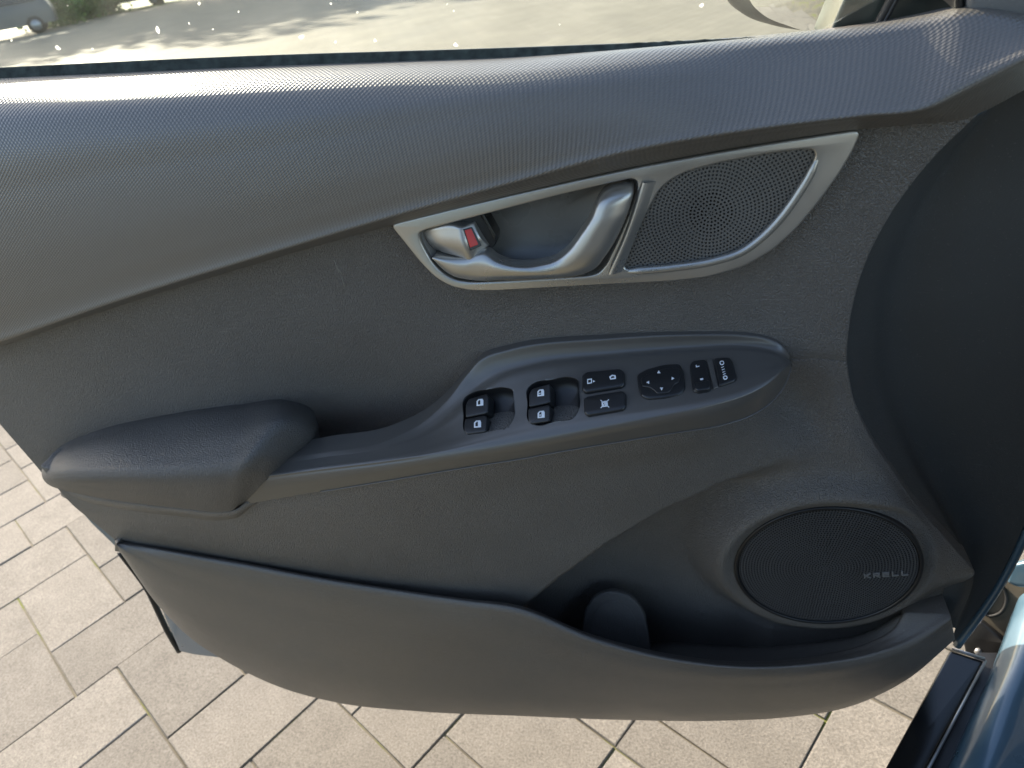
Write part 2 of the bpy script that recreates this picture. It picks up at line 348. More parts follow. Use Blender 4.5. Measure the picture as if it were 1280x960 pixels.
M = {}
M['lattice'] = lattice('upper_trim_weave', (.116, .105, .094), .36, .0036, .55)
M['grain'] = grain('grained_plastic', (.112, .101, .090), .37, 800, .95, dist=.0015, spec=.75)
M['softgrain'] = grain('armrest_vinyl', (.072, .067, .063), .42, 820, .75, dist=.0012, dust=.03, spec=.6)
M['pocket'] = grain('pocket_plastic', (.098, .087, .076), .36, 950, .55, dist=.0008, spec=.75)
M['dark'] = grain('black_trim', (.042, .044, .044), .58, 600, .35, spec=.4, dust=.02)
M['satin'] = plain('switch_panel_plastic', (.080, .074, .068), .33, spec=.9, var=.03, rvar=.03)
M['silver'] = plain('silver_satin_paint', (.44, .425, .40), .31, metal=.8, var=.04, bump=.03, bscale=1500)
M['cup'] = plain('handle_cup_plastic', (.16, .155, .145), .30, var=.05)
M['black'] = plain('black_plastic', (.012, .012, .013), .38, var=.2)
M['gloss'] = plain('gloss_black', (.008, .008, .008), .2, var=.2, rvar=.04)
M['switch'] = plain('switch_plastic', (.016, .0165, .018), .30, var=.06, rvar=.04)
M['void'] = plain('dark_inside', (.004, .004, .004), .8, spec=.1)
M['icon'] = plain('white_print', (.75, .77, .80), .5, var=.03)
M['letter'] = plain('grey_lettering', (.34, .34, .34), .35, metal=.6, var=.03)
M['red'] = plain('red_indicator', (.62, .03, .025), .4, var=.03)
M['grille'] = plain('speaker_grille', (.055, .055, .056), .42, var=.06)
M['tgrille'] = plain('tweeter_grille', (.14, .138, .135), .36, metal=.4, var=.04)
M['tback'] = plain('tweeter_backing', (.035, .035, .035), .45)
M['blue'] = plain('blue_grey_paint', (.065, .125, .175), .34, metal=.2, coat=.8, var=.08)
M['seal'] = plain('rubber_seal', (.012, .012, .012), .65, var=.3)
M['felt'] = plain('window_seal', (.045, .052, .046), .9, var=.5, vscale=120, spec=.15)
M['jamb'] = plain('dusty_body_metal', (.085, .072, .052), .6, var=.35, vscale=25)
M['glass'] = glass_mat()
M['drop'], _t, _b, _N, _L = nodes('dried_water_marks'); _tl = _N('ShaderNodeBsdfTranslucent'); _tl.inputs[0].default_value = (.42, .42, .40, 1); _L(_tl.outputs[0], _t.nodes['Material Output'].inputs[0])
M['mirror'] = plain('mirror_silver', (.82, .84, .84), .03, metal=1, var=.02, rvar=.02)
M['greygrain'] = grain('pillar_trim', (.15, .15, .15), .6, 500, .2)

# ------------------------------------------------------------------ ground and pavers
UN = .0835
_th = R(42.23)
def uvw(u, v):                                          # paving grid metres -> world xy (measured from below the camera)
    xc, yc = u*math.cos(_th) - v*math.sin(_th), u*math.sin(_th) + v*math.cos(_th)
    w = _yaw(np.array([xc, yc, 0])); return w[:2] + CAM[:2]
GRID_ANG = _th + YAW
I0, I1, J0, J1 = -20, 22, -26, 26
_c = uvw(.034 + UN*(I0+I1)/2, 1.32 + UN*(J0+J1)/2); PCEN = (_c[0], _c[1], 0); PRAD = 1.70
M['stone'] = stone_mat(); M['ground'] = ground_mat()
gv = [(-250, -60, -.0035), (250, -60, -.0035), (250, 300, -.0035), (-250, 300, -.0035)]
ground = mesh('pavement', gv, [(0, 1, 2, 3)], M['ground'], smooth=False); ground['kind'] = 'structure'; ground['label'] = 'pale concrete block paving reaching to the far trees'
rects = [(-2,0,2,5), (-2,1,0,2), (-4,-2,3,5), (-5,-2,0,3), (-4,-1,-2,0), (-4,-1,-4,-2), (-1,1,-3,0), (-1,2,-5,-3), (-3,-1,-7,-4), (0,2,-8,-5), (2,5,-6,-4),
         (2,4,-8,-6), (0,3,-10,-8), (3,5,-11,-8), (5,8,-11,-9), (5,6,-13,-11), (6,8,-14,-11), (3,5,-14,-11), (6,9,-16,-14), (9,11,-17,-14), (8,10,-14,-12),
         (0,2,2,4), (0,2,4,7), (-3,-1,7,9), (-1,2,7,9), (-3,0,5,7), (1,3,-3,-1), (1,3,-1,1)]
occ = set(); stones = []
def place(r):
    cs = [(i, j) for i in range(r[0], r[1]) for j in range(r[2], r[3])]
    if any(c in occ for c in cs): return False
    occ.update(cs); stones.append(r); return True
for r in rects:
    if not place(r): print('overlap', r)
for j in range(J0, J1):
    for i in range(I0, I1):
        if (i, j) in occ: continue
        sz = [(2,3), (3,2), (2,2), (3,2), (2,3)]; random.shuffle(sz)
        for w, h in sz + [(2,1), (1,2), (1,1)]:
            if place((i, i+w, j, j+h)): break
def in_view(x, y):
    d = np.array([x, y, 0]) - CAM; z = d @ AF
    if z < .05: return False
    px = 640 + FPX*(d @ AX)/z; py = 480 - FPX*(d @ AU)/z
    return -150 < px < 1430 and py < 1150
rest_v, rest_f = [], []
SM = {}
def stone_mesh(w, h, var):
    k = (w, h, var)
    if k in SM: return SM[k]
    W, H = w*UN/2 - .0016, h*UN/2 - .0014; b = .0016
    prof = [(0, -.06), (0, -.0035), (b*.4, -.001), (b, 0)]
    V = []
    for ins, z in prof:
        for sx, sy in ((-1,-1), (1,-1), (1,1), (-1,1)):
            V.append((sx*(W-ins) + random.uniform(-.0012, .0012), sy*(H-ins) + random.uniform(-.0012, .0012), z + random.uniform(-.0004, .0004)))
    Fs = [(12, 13, 14, 15)]
    for a in range(3):
        for k2 in range(4): Fs.append((a*4+k2, a*4+(k2+1) % 4, a*4+4+(k2+1) % 4, a*4+4+k2))
    me = bpy.data.meshes.new('paver'); me.from_pydata(V, [], Fs); me.materials.append(M['stone']); SM[k] = me; return me
nst = 0
for r in stones:
    c = uvw(.034 + UN*(r[0]+r[1])/2, 1.32 + UN*(r[2]+r[3])/2)
    if math.hypot(c[0]-PCEN[0], c[1]-PCEN[1]) > PRAD + .02: continue
    if not in_view(*c): continue
    w, h = r[1]-r[0], r[3]-r[2]
    o = bpy.data.objects.new('paver', stone_mesh(w, h, random.randrange(4))); COL.objects.link(o)
    o.location = (c[0], c[1], random.uniform(-.0015, .0015)); o.rotation_euler = (random.uniform(-.004, .004), random.uniform(-.004, .004), GRID_ANG + random.uniform(-.003, .003)); o.parent = ground; nst += 1
print('pavers', nst)

# ------------------------------------------------------------------ the door
base = P(640, 880, .03)
DOOR = thing('car', (base[0] + .3, base[1] - .2, 0), 'blue car with its front door open, dark grey door trim with silver handle', 'car')

# painted shell behind the trim
pl = Plane((0, .055, .8), (0, -1, 0))
out = pl.px([(-90, 470), (0, 519), (48, 582), (110, 655), (165, 708), (190, 742), (204, 775), (222, 816), (242, 821), (300, 828), (420, 850), (700, 862), (1000, 850), (1150, 800), (1225, 735), (1262, 610), (1290, 480), (1330, 300), (1340, 80), (900, 75), (300, 100), (-90, 120)])
plate('door', [rnd(out, .008)], pl, -.09, .0, .010, M['blue'], DOOR, seg=4)
tube('door_seal', P3([(150, 690, .055), (185, 738, .06), (198, 765, .06), (210, 790, .06), (224, 814, .06)]), .0045, M['seal'], DOOR, smooth_n=30)

# upper trim
T = [(-60, 99, .032), (0, 96, .032), (320, 82, .032), (640, 71, .032), (900, 54, .032), (1000, 46, .032), (1080, 36, .030), (1160, 22, .028), (1205, 13, .02), (1300, 30, .0)]
def below(rail, dys, ys):
    return [(a[0], a[1] + d, y) for a, d, y in zip(rail, dys, ys)]
xs = [a[0] for a in T]
def at_x(poly, x): return float(np.interp(x, [p[0] for p in poly], [p[1] for p in poly]))
L1 = [(-60, 452), (0, 433), (130, 388), (300, 335), (400, 308), (490, 281), (640, 243), (800, 207), (960, 178), (1077, 161), (1140, 155), (1180, 153), (1222, 146), (1300, 102)]
RD = [(-60, 445), (0, 426), (130, 381), (300, 327), (400, 299), (490, 270), (640, 227), (800, 183), (960, 156), (1060, 143), (1130, 137), (1172, 128), (1205, 105), (1300, 58)]
L1x = [-60, 0, 150, 320, 490, 640, 800, 960, 1080, 1160, 1200, 1300]
def rail(poly, ys): return [(x, at_x(poly, x), y) for x, y in zip(L1x, ys)]
def mixr(pa, pb, t, ys): return [(x, at_x(pa, x)*(1-t) + at_x(pb, x)*t, y) for x, y in zip(L1x, ys)]
Tp = [(p[0], p[1]) for p in T]
yR = [-.030]*5 + [-.034, -.040, -.043, -.044, -.044, -.041, -.038]
yL = [-.016]*5 + [-.014, -.012, -.012, -.014, -.016, -.012, -.008]
def lerp_l(a, b, t): return [x*(1-t)+y*t for x, y in zip(a, b)]
yT = [.032]*8 + [.030, .026, .02, .005]
A0 = P3(mixr(Tp, RD, .085, [-.004]*8 + [-.006, -.008, -.012, -.020])); B0 = P3(rail(RD, yR)); T0 = P3(rail(Tp, yT))
wl = np.interp(L1x, [-60, 640, 960, 1300], [1, .85, 0, 0])[:, None]
yt = [(0, .034), (.018, .025), (.042, .015), (.085, .000), (.15, -.0135), (.26, -.0245), (.45, -.0305), (.65, -.033), (.85, -.0315), (.97, -.030)]
rails = []
for t, yy in yt:
    Lr = P3(mixr(Tp, RD, t, [yy + (b - (-.030))*t for b in yR]))
    Rr = A0 + (B0 - A0)*(t - .085)/.915 if t >= .085 else T0 + (A0 - T0)*(t/.085) + np.array([0, 0, .004])*math.sin(math.pi*t/.085)
    rails.append(Lr*wl + Rr*(1 - wl))
rails += [P3(mixr(RD, L1, .05, [y - .0005 for y in yR])), P3(mixr(RD, L1, .45, lerp_l(yR, yL, .30))), P3(rail(L1, yL))]
g = loft_grid(rails, 220, 130, raw=True)
grid_obj('upper_trim', flange(g, sides='tb', back=.02), M['lattice'], DOOR)

# weatherstrip between trim and glass
ws = [(-80, 90), (0, 86), (320, 71), (640, 61), (800, 55), (930, 49), (1000, 44)]
wsl = [(-80, 101), (0, 97), (320, 83), (640, 72), (800, 64), (930, 53), (1000, 47)]
w0 = [(x, y + 2, .040) for x, y in ws]; w1 = [(x, y - 1.5, .036) for x, y in ws]; w2 = [(x, y + 3, .030) for x, y in wsl]
g = loft_grid([w0, w1, [(a[0], (a[1]+b[1])/2, .033) for a, b in zip(w1, w2)], w2], 160, 14)
g[:, :, 2] += (rng.random(g.shape[1]) ** 3 * .0007 * (np.linspace(0, 1, g.shape[1]) > .84))[None, :]
grid_obj('weatherstrip', flange(g, sides='tb', back=.006), M['felt'], DOOR)

tube('glass_edge_line', P3([(x, y - .8, .039) for x, y in ws[:-1]]), .0006, M['letter'], DOOR, n=6, smooth_n=60)  # pale tube drawn for the bright line at the glass edge
# middle trim
L1d = [(a[0], a[1], y) for a, y in zip(L1, [-.006]*len(L1))]
mt = [[(x, y - 4, -.004) for x, y in L1[:-1]],
      [(-45, 475, -.004), (100, 440, -.004), (300, 385, -.003), (520, 330, -.002), (760, 275, -.002), (960, 235, -.003), (1085, 225, -.004), (1163, 200, -.004)],
      [(-25, 500, -.003), (130, 475, -.002), (320, 430, .0), (560, 390, .002), (800, 365, .001), (960, 345, -.002), (1060, 320, -.004), (1085, 318, -.003)],
      [(0, 530, -.003), (150, 505, -.001), (330, 475, .005), (450, 490, .016), (560, 455, .006), (800, 410, .001), (960, 395, -.002), (1040, 400, -.004), (1061, 402, -.003)],
      [(50, 588, -.003), (180, 570, .0), (330, 545, .010), (430, 545, .024), (560, 520, .016), (800, 470, .003), (960, 450, -.002), (1030, 447, -.004), (1057, 450, -.003)],
      [(60, 600, -.003), (200, 600, .0), (340, 590, .016), (450, 585, .026), (600, 550, .018), (800, 500, .006), (940, 475, .004), (1030, 462, .004), (1058, 464, .004)]]
PB = Plane(P(780, 265, -.0135), (0.0, -1, .05))
bez_o = [(488, 280), (560, 262), (640, 243), (720, 225), (800, 208), (880, 193), (960, 179), (1030, 168), (1077, 161), (1066, 188), (1048, 218), (1022, 254), (995, 286), (965, 313), (930, 333), (885, 346), (840, 351), (760, 355), (690, 359), (620, 363), (590, 363), (565, 358), (545, 347), (528, 330), (508, 305)]
bez_i = [(524, 291), (532, 287), (600, 269), (700, 243), (760, 229), (790, 222.5), (797, 226), (797, 238), (786, 268), (772, 300), (758, 330), (748, 341), (735, 344), (640, 350), (590, 352.5), (570, 350), (556, 343), (543, 331), (532, 313), (526, 301)]
tw_o = [(780, 334), (784, 322), (805, 272), (822, 240), (832, 229), (846, 220), (862, 213), (900, 203), (959, 192), (1004, 186.5), (1016, 187), (1019, 193), (1015, 206), (994, 242), (971, 273), (949, 295), (925, 312), (893, 323), (842, 331), (788, 337)]
g = loft_grid(mt, 400, 190)
_q = PB.px(bez_o); _q = rnd(_q.mean(0) + (_q - _q.mean(0)) * .965, .006)
grid_obj('middle_trim', flange(g, sides='tblr', back=.03), M['grain'], DOOR, holes=[(PB, _q)])

def mx(a, b, t, dy=0): return [(p[0]*(1-t)+q_[0]*t, p[1]*(1-t)+q_[1]*t, p[2]*(1-t)+q_[2]*t + dy) for p, q_ in zip(a, b)]
M['scuff'] = plain('pale_scuff', (.30, .285, .25), .7)
for pa in ([(418, 325), (421, 333), (424, 341)], [(427, 346), (429, 352), (431, 358)], [(423, 336), (428, 343)]):
    tube('scuff_mark', np.array([hit('middle_trim', *p)[0] + hit('middle_trim', *p)[1]*.0001 for p in pa]), .00035, M['scuff'], bpy.data.objects['middle_trim'], n=5)
# lower trim with speaker plate and bottle recess
YS = -.030                                              # speaker plane
SPK = P(1032, 711, YS); SR = .5 * np.linalg.norm(P(918.6, 718, YS) - P(1147, 697, YS)) + .001
sc2 = SPK[[0, 2]]
crease = P3([(600, 775, -.03), (652, 757, -.03), (700, 715, -.03), (760, 672, -.032), (830, 632, -.034), (900, 604, -.034), (980, 584, -.03), (1060, 575, -.02)])[:, [0, 2]]
lt = [[(52, 584, -.050), (150, 605, -.055), (300, 600, -.060), (500, 565, -.066), (700, 528, -.066), (850, 500, -.050), (940, 472, -.016), (985, 452, -.004), (1030, 450, -.004), (1057, 453, -.003)],
      [(70, 608, -.052), (150, 628, -.056), (300, 638, -.062), (500, 600, -.068), (700, 562, -.068), (860, 537, -.058), (940, 520, -.026), (1000, 500, .002), (1045, 492, -.004), (1066, 500, -.003)],
      [(95, 635, -.050), (200, 655, -.054), (330, 658, -.059), (520, 632, -.062), (700, 602, -.058), (860, 572, -.048), (950, 560, -.028), (1030, 555, -.012), (1070, 553, -.012), (1092, 556, -.006)],
      [(120, 655, -.044), (240, 678, -.048), (380, 690, -.051), (540, 690, -.050), (700, 680, -.044), (860, 650, -.036), (960, 640, -.030), (1060, 630, -.024), (1120, 620, -.018), (1143, 630, -.008)],
      [(145, 676, -.036), (300, 703, -.040), (480, 734, -.040), (600, 750, -.038), (720, 760, -.034), (860, 740, -.030), (980, 735, -.028), (1080, 720, -.026), (1170, 700, -.018), (1216, 714, -.010)],
      [(160, 700, -.030), (320, 735, -.030), (500, 770, -.030), (620, 790, -.028), (740, 810, -.026), (870, 810, -.024), (990, 810, -.022), (1090, 800, -.022), (1160, 780, -.018), (1190, 772, -.012)],
      [(180, 725, -.02), (340, 765, -.02), (520, 800, -.02), (640, 825, -.018), (760, 850, -.016), (880, 855, -.014), (1000, 850, -.012), (1090, 838, -.012), (1150, 815, -.010), (1180, 798, -.008)]]
lt = lt[:3] + [mx(lt[2], lt[3], .5)] + [lt[3], mx(lt[3], lt[4], .5), mx(lt[3], lt[4], .92)] + lt[4:]
g = loft_grid(lt, 420, 250)
q = g[:, :, [0, 2]].reshape(-1, 2); y = g[:, :, 1].reshape(-1).copy()
d, nr = seg_dist(q, crease)
side = np.interp(q[:, 0], crease[:, 0], crease[:, 1]) - q[:, 1]          # >0 below the crease
sd_ = np.where(side > 0, d, -d); sd_[q[:, 0] < crease[0, 0]] = -1
x0c = crease[1, 0]; soft = .0045 + .05 * sst(x0c + .10, x0c + .33, nr[:, 0])
wrec = sst(-.2*soft, soft, sd_)
rs = np.linalg.norm(q - sc2, axis=1)
leftness = sst(.02, -.08, q[:, 0] - sc2[0])
bowl = .034 + .018 * sst(.12, .0, np.abs(q[:, 0] - P(770, 700, 0)[0]))
rec = bowl * wrec * sst(SR + .006, SR + .055, rs) * np.maximum(leftness, sst(-.01, -.07, q[:, 1] - sc2[1]) * .6)
y += rec
ang = np.arctan2(q[:, 1] - sc2[1], q[:, 0] - sc2[0])
# speaker plate: flat disc, a rolled shoulder around it
ucol = np.tile(np.linspace(0, 1, g.shape[1]), g.shape[0]); wcol = sst(1.0, .94, ucol)
plate_w = sst(SR + .030, SR + .004, rs) * wcol
y = y * (1 - plate_w) + (YS + .002) * plate_w
shoulder = np.exp(-((rs - SR - .015) / .011) ** 2)
up = sst(-.3, .7, np.cos(ang - R(115)))
y -= .009 * shoulder * up * wcol
y += .007 * np.exp(-((rs - SR - .007) / .006) ** 2) * sst(.3, .9, np.cos(ang - R(15)))
y += .010 * sst(SR - .001, SR - .003, rs)
g[:, :, 1] = y.reshape(g.shape[:2])
grid_obj('lower_trim', flange(g, sides='tlr', back=.03), M['grain'], DOOR)

# map pocket shell
rim = [(144, 677, -.039), (220, 690, -.047), (300, 705, -.050), (400, 724, -.053), (480, 738, -.055), (580, 752, -.059), (650, 762, -.063), (740, 797, -.070), (840, 823, -.071), (930, 833, -.069), (1020, 829, -.061), (1090, 817, -.049), (1140, 799, -.036), (1187, 769, -.019)]
bot = [(150, 690, -.03), (205, 765, -.03), (240, 799, -.03), (290, 831, -.03), (350, 859, -.03), (420, 878, -.03), (520, 889, -.03), (650, 895, -.03), (780, 900, -.03), (900, 901, -.03), (980, 897, -.028), (1060, 884, -.022), (1130, 852, -.010), (1193, 800, .004)]
inner = [(144, 675, -.036), (220, 688, -.038), (300, 702, -.044), (400, 721, -.047), (480, 734, -.050), (580, 748, -.052), (645, 756, -.053), (740, 793, -.054), (840, 818, -.054), (930, 827, -.051), (1020, 820, -.042), (1085, 803, -.031), (1117, 785, -.023), (1128, 768, -.015)]
def mx(a, b, t, dy=0): return [(p[0]*(1-t)+q_[0]*t, p[1]*(1-t)+q_[1]*t, p[2]*(1-t)+q_[2]*t + dy) for p, q_ in zip(a, b)]
inn2 = [(a, b + 14, c + .006) for a, b, c in inner]
g = loft_grid([inn2, [(a, b + 3, c + .003) for a, b, c in inner], inner, mx(inner, rim, .5, -.001), mx(inner, rim, .88, -.0005), mx(rim, bot, .02, -.002), mx(rim, bot, .10, -.006), mx(rim, bot, .35, -.012), mx(rim, bot, .65, -.014), mx(rim, bot, .88, -.011), mx(rim, bot, .98, -.003), bot], 260, 110)
grid_obj('map_pocket', flange(g, sides='blr', back=.05), M['pocket'], DOOR)
# pocket floor
pf0 = [(660, 775, .01), (760, 812, .016), (835, 806, .010), (920, 810, .004), (1010, 806, -.004), (1080, 795, -.010), (1128, 772, -.014)]
pf1 = [(640, 800, -.05), (740, 830, -.056), (840, 850, -.056), (930, 850, -.054), (1020, 840, -.048), (1090, 825, -.04), (1140, 800, -.03)]
g = loft_grid([[(a, b - 30, c + .045) for a, b, c in pf0], [(a, b - 6, c + .020) for a, b, c in pf0], pf0, mx(pf0, pf1, .3), pf1], 80, 24)
grid_obj('pocket_floor', g, M['pocket'], DOOR)
# bottle stop in the pocket
pl = Plane(P(770, 780, -.012), (-.05, -1, .25))
bo = pl.px([(722, 830), (728, 790), (733, 760), (745, 744), (765, 738), (787, 744), (803, 762), (810, 790), (811, 830)])
plate('bottle_divider', [spl(bo, 60, True)], pl, -.006, .003, .0028, M['softgrain'], DOOR)
bi = pl.px([(736, 825), (739, 788), (744, 764), (754, 752), (766, 748), (782, 754), (793, 768), (797, 790), (797, 825)])
plate('divider_pad', [spl(bi, 60, True)], pl, .002, .0042, .001, M['softgrain'], DOOR)
# moulded round mark beside the speaker
hp = hplane('lower_trim', 877, 768)
cc = [(.0095*math.cos(a), .0095*math.sin(a)) for a in np.linspace(0, 2*math.pi, 40, endpoint=False)]
ci = [(.0088*math.cos(a), .0088*math.sin(a)) for a in np.linspace(0, 2*math.pi, 40, endpoint=False)]
mk = plate('moulded_mark', [np.array(cc), np.array(ci)], hp, -.001, .0006, .0003, M['grain'], DOOR)
for k in range(3):
    a = 2*math.pi*k/3 + .4
    pts = [(.0052*math.cos(a+t), .0052*math.sin(a+t)) for t in (0, .5, 1.0, 1.5)]
    tube('arrow_bar', hp.w(np.array(pts), .0003), .0005, M['grain'], mk, n=5)

# dark front end of the panel, towards the hinges
fr = [[(1310, 92, .012), (1320, 200, .02), (1325, 300, .024), (1325, 400, .026), (1330, 480, .028), (1315, 570, .03), (1285, 645, .03), (1243, 732, .03), (1192, 804, .02)],
      [(1262, 118, .020), (1225, 210, .030), (1205, 300, .034), (1200, 400, .036), (1215, 480, .036), (1240, 570, .036), (1248, 650, .034), (1228, 730, .030), (1190, 800, .02)],
      [(1240, 132, .022), (1180, 215, .034), (1130, 310, .038), (1112, 400, .040), (1120, 480, .040), (1150, 570, .040), (1195, 660, .036), (1212, 725, .028), (1192, 793, .016)],
      [(1230, 140, .014), (1165, 208, .020), (1108, 310, .022), (1085, 400, .024), (1090, 480, .024), (1125, 565, .022), (1175, 645, .020), (1216, 720, .014), (1190, 785, .006)],
      [(1214, 148, .010), (1156, 198, .010), (1084, 310, .010), (1056, 400, .010), (1057, 470, .010), (1088, 560, .008), (1138, 634, .006), (1206, 722, .004), (1176, 790, .002)],
      [(1195, 160, .010), (1140, 210, .010), (1070, 310, .010), (1045, 400, .010), (1046, 470, .010), (1076, 565, .008), (1125, 645, .006), (1180, 735, .004), (1150, 790, .002)]]
g = loft_grid(fr, 120, 70)
grid_obj('hinge_side_trim', g, M['dark'], DOOR)
tube('door_edge', P3([(1332, 440, .032), (1335, 485, .034), (1320, 575, .036), (1290, 648, .036), (1247, 735, .034), (1196, 807, .024)]), .0045, M['blue'], DOOR, smooth_n=40)

# armrest pad
ar = [[(54, 584, .0), (62, 570, .0), (78, 556, .0), (110, 541, .001), (200, 519, .003), (300, 505, .006), (360, 501, .010), (386, 508, .016), (396, 540, .022)],
      [(53, 586, -.012), (61, 573, -.012), (78, 560, -.013), (112, 546, -.014), (200, 526, -.014), (300, 513, -.014), (364, 508, -.009), (391, 520, -.001), (400, 550, .004)],
      [(52, 589, -.026), (59, 580, -.036), (78, 571, -.044), (125, 560, -.050), (213, 551, -.052), (300, 538, -.052), (354, 527, -.047), (385, 539, -.033), (394, 562, -.027)],
      [(52, 593, -.033), (58, 589, -.050), (78, 586, -.066), (135, 583, -.077), (220, 580, -.082), (288, 574, -.082), (322, 565, -.078), (347, 568, -.067), (354, 584, -.062)],
      [(53, 597, -.036), (60, 597, -.054), (82, 596, -.071), (142, 594, -.083), (222, 593, -.088), (284, 589, -.088), (308, 584, -.086), (327, 587, -.078), (333, 600, -.073)],
      [(57, 603, -.038), (66, 605, -.054), (90, 608, -.068), (150, 613, -.079), (226, 618, -.084), (280, 619, -.085), (299, 614, -.083), (313, 610, -.078), (318, 616, -.073)],
      [(64, 608, -.040), (76, 612, -.052), (100, 618, -.060), (160, 628, -.068), (230, 636, -.073), (274, 640, -.075), (290, 638, -.074), (301, 630, -.071), (306, 628, -.068)]]
g = loft_grid([ar[0], ar[1], ar[2], mx(ar[2], ar[3], .7), mx(ar[3], ar[4], .35), ar[4], ar[5], ar[6]], 190, 120)
grid_obj('armrest', flange(g, sides='tb', back=.02, r=.002), M['softgrain'], DOOR)
pb = ar[-1]
kx = (9, 6, 3, 0, 0, 2, 5, 9, 12); ks = (0, 0, 0, 0, 0, 0, -1, -3, -5)
g = loft_grid([[(a + k, b - 4, c + .010) for (a, b, c), k in zip(pb, kx)], [(a + k, b + 1 + m, c + .001) for (a, b, c), k, m in zip(pb, kx, ks)], [(a + k*1.15, b + 4 + m, c + .0015) for (a, b, c), k, m in zip(pb, kx, ks)],
               [(a + k*1.3, b + 8 + m, c + .008) for (a, b, c), k, m in zip(pb, kx, ks)], [(a + k*1.4, b + 12 + m, c + .020) for (a, b, c), k, m in zip(pb, kx, ks)]], 120, 20)
grid_obj('armrest_ledge', g, M['grain'], DOOR)

# switch panel with the pull handle strip
s0 = [(316, 581, -.056), (400, 567, -.056), (480, 553, -.054), (525, 531, -.040), (560, 500, -.024), (583, 471, -.012), (602, 451, -.008), (640, 438, -.007), (760, 425, -.006), (870, 420, -.006), (930, 421, -.007), (955, 424, -.007), (975, 432, -.008), (985, 442, -.008), (989, 452, -.008)]
s1 = [(316, 585, -.0600), (402, 572, -.0605), (482, 559, -.0600), (536, 540, -.050), (575, 512, -.038), (600, 486, -.024), (625, 468, -.017), (662, 456, -.014), (762, 444, -.012), (868, 436, -.011), (925, 434, -.012), (955, 438, -.014), (975, 445, -.017), (984, 450, -.015), (989, 453, -.009)]
s2 = [(306, 600, -.072), (400, 588, -.077), (482, 578, -.079), (545, 569, -.080), (600, 560, -.080), (640, 553, -.080), (685, 545, -.080), (740, 535, -.080), (810, 522, -.079), (880, 508, -.075), (932, 493, -.066), (960, 479, -.055), (976, 466, -.041), (985, 458, -.025), (989, 454, -.010)]
s3 = [(296, 632, -.068), (400, 614, -.074), (480, 601, -.076), (545, 590, -.076), (600, 581, -.076), (645, 574, -.076), (700, 564, -.076), (760, 554, -.075), (840, 541, -.073), (905, 530, -.067), (940, 518, -.056), (964, 502, -.042), (979, 484, -.029), (986, 469, -.019), (989, 455, -.010)]
def mxw(a, b, t, dy): return [(p[0], p[1], p[2] + dy*float(np.interp(p[0], [500, 600], [0, 1]))) for p in mx(a, b, t)]
g = loft_grid([s0, mxw(s0, s1, .45, .0018), mxw(s0, s1, .80, .0020), mxw(s0, s1, 1.0, .0008), mx(s1, s2, .06), mx(s1, s2, .2), mx(s1, s2, .5), mx(s1, s2, .82), mx(s1, s2, .93, .0006), mx(s2, s2, 0, .0020),
               mx(s2, s3, .14, .0006), mx(s2, s3, .35, -.0006), mx(s2, s3, .7, -.0006), s3], 460, 140)
BV['sp'] = BVHTree.FromPolygons([tuple(x) for x in g.reshape(-1, 3)], [tuple(x) for x in grid_faces(*g.shape[:2])])
W1 = [(582, 497), (590, 492), (612, 487), (632, 485), (641, 488), (642, 500), (641, 524), (636, 533), (612, 539), (590, 543), (582, 540), (580, 520)]
W2 = [(661, 484), (668, 479), (690, 475), (712, 472), (721, 475), (723, 488), (723, 512), (718, 521), (694, 527), (670, 531), (662, 527), (660, 505)]
wells = []
for wpx, c in ((W1, (612, 513)), (W2, (692, 501))):
    pw = hplane('sp', *c); wells.append((pw, spl(pw.px(wpx), 90, True)))
grid_obj('switch_panel', flange(g, sides='tbl', back=.025), M['satin'], DOOR, holes=wells)
tube('edge_glint', P3([(a, b + 1.0, c - .0002) for a, b, c in s3[1:]]), .0007, M['satin'], DOOR, n=6, smooth_n=120)  # bead added to draw the light caught along the lower edge
for pw, out in wells:                                   # finger wells beside the window switches
    cen = out.mean(0); ctr = cen + np.array([.010, 0])
    V = []; n = len(out)
    for s, h in ((1.015, .0006), (1.0, .0002), (.985, -.0012), (.96, -.0045), (.88, -.0085), (.7, -.0105), (.45, -.0115), (.2, -.012)):
        V.append(pw.w(ctr + (out - ctr) * s if s < .98 else cen + (out - cen) * s, h))
    V = np.vstack(V); Fs = [(a*n+k, a*n+(k+1) % n, (a+1)*n+(k+1) % n, (a+1)*n+k) for a in range(7) for k in range(n)] + [tuple(7*n + k for k in range(n))]
    mesh('switch_well', V, Fs, M['black'], DOOR)

def button(name, px, key_xy, h0, h1, rad, bev, lab=None, pl=None, mat='switch', tilt=None):
    pl = pl or hplane('sp', *key_xy)
    if tilt is not None:
        n = pl.n + pl.ex*tilt[0] + pl.ey*tilt[1]; pl = Plane(pl.o, n)
    o = plate(name, [rnd(pl.px(px), rad)], pl, h0, h1, bev, M[mat], DOOR, sharp=50)
    if lab: o['label'] = lab
    top = Plane(pl.o + pl.n * h1, pl.n, pl.ex); return o, top
def icon(parent, pl, name, loops_px, h=.0003, mat='icon'):
    for q in loops_px:
        plate(name, [pl.px(l) for l in q], pl, -.0001, h*.5, .00002, M[mat], parent, seg=0, sharp=None)
def win_icon(parent, pl, x, y, s, rear=False):          # little car door with a window
    sk = -.10
    def t(pts): return [(x + a*s + b*s*.0, y + b*s + a*s*sk) for a, b in pts]
    outer = [(-1, -.45), (-.45, -1), (.75, -1), (1, -.5), (1, 1), (-1, 1)]
    hole = [(-.62, -.30), (-.28, -.66), (.10, -.66), (.10, .62), (-.62, .62)]
    icon(parent, pl, 'icon', [[t(outer), t(hole)]])
    if rear: icon(parent, pl, 'icon', [[t([(-.50, -.02), (-.08, -.02), (-.08, .36), (-.50, .36)])]])
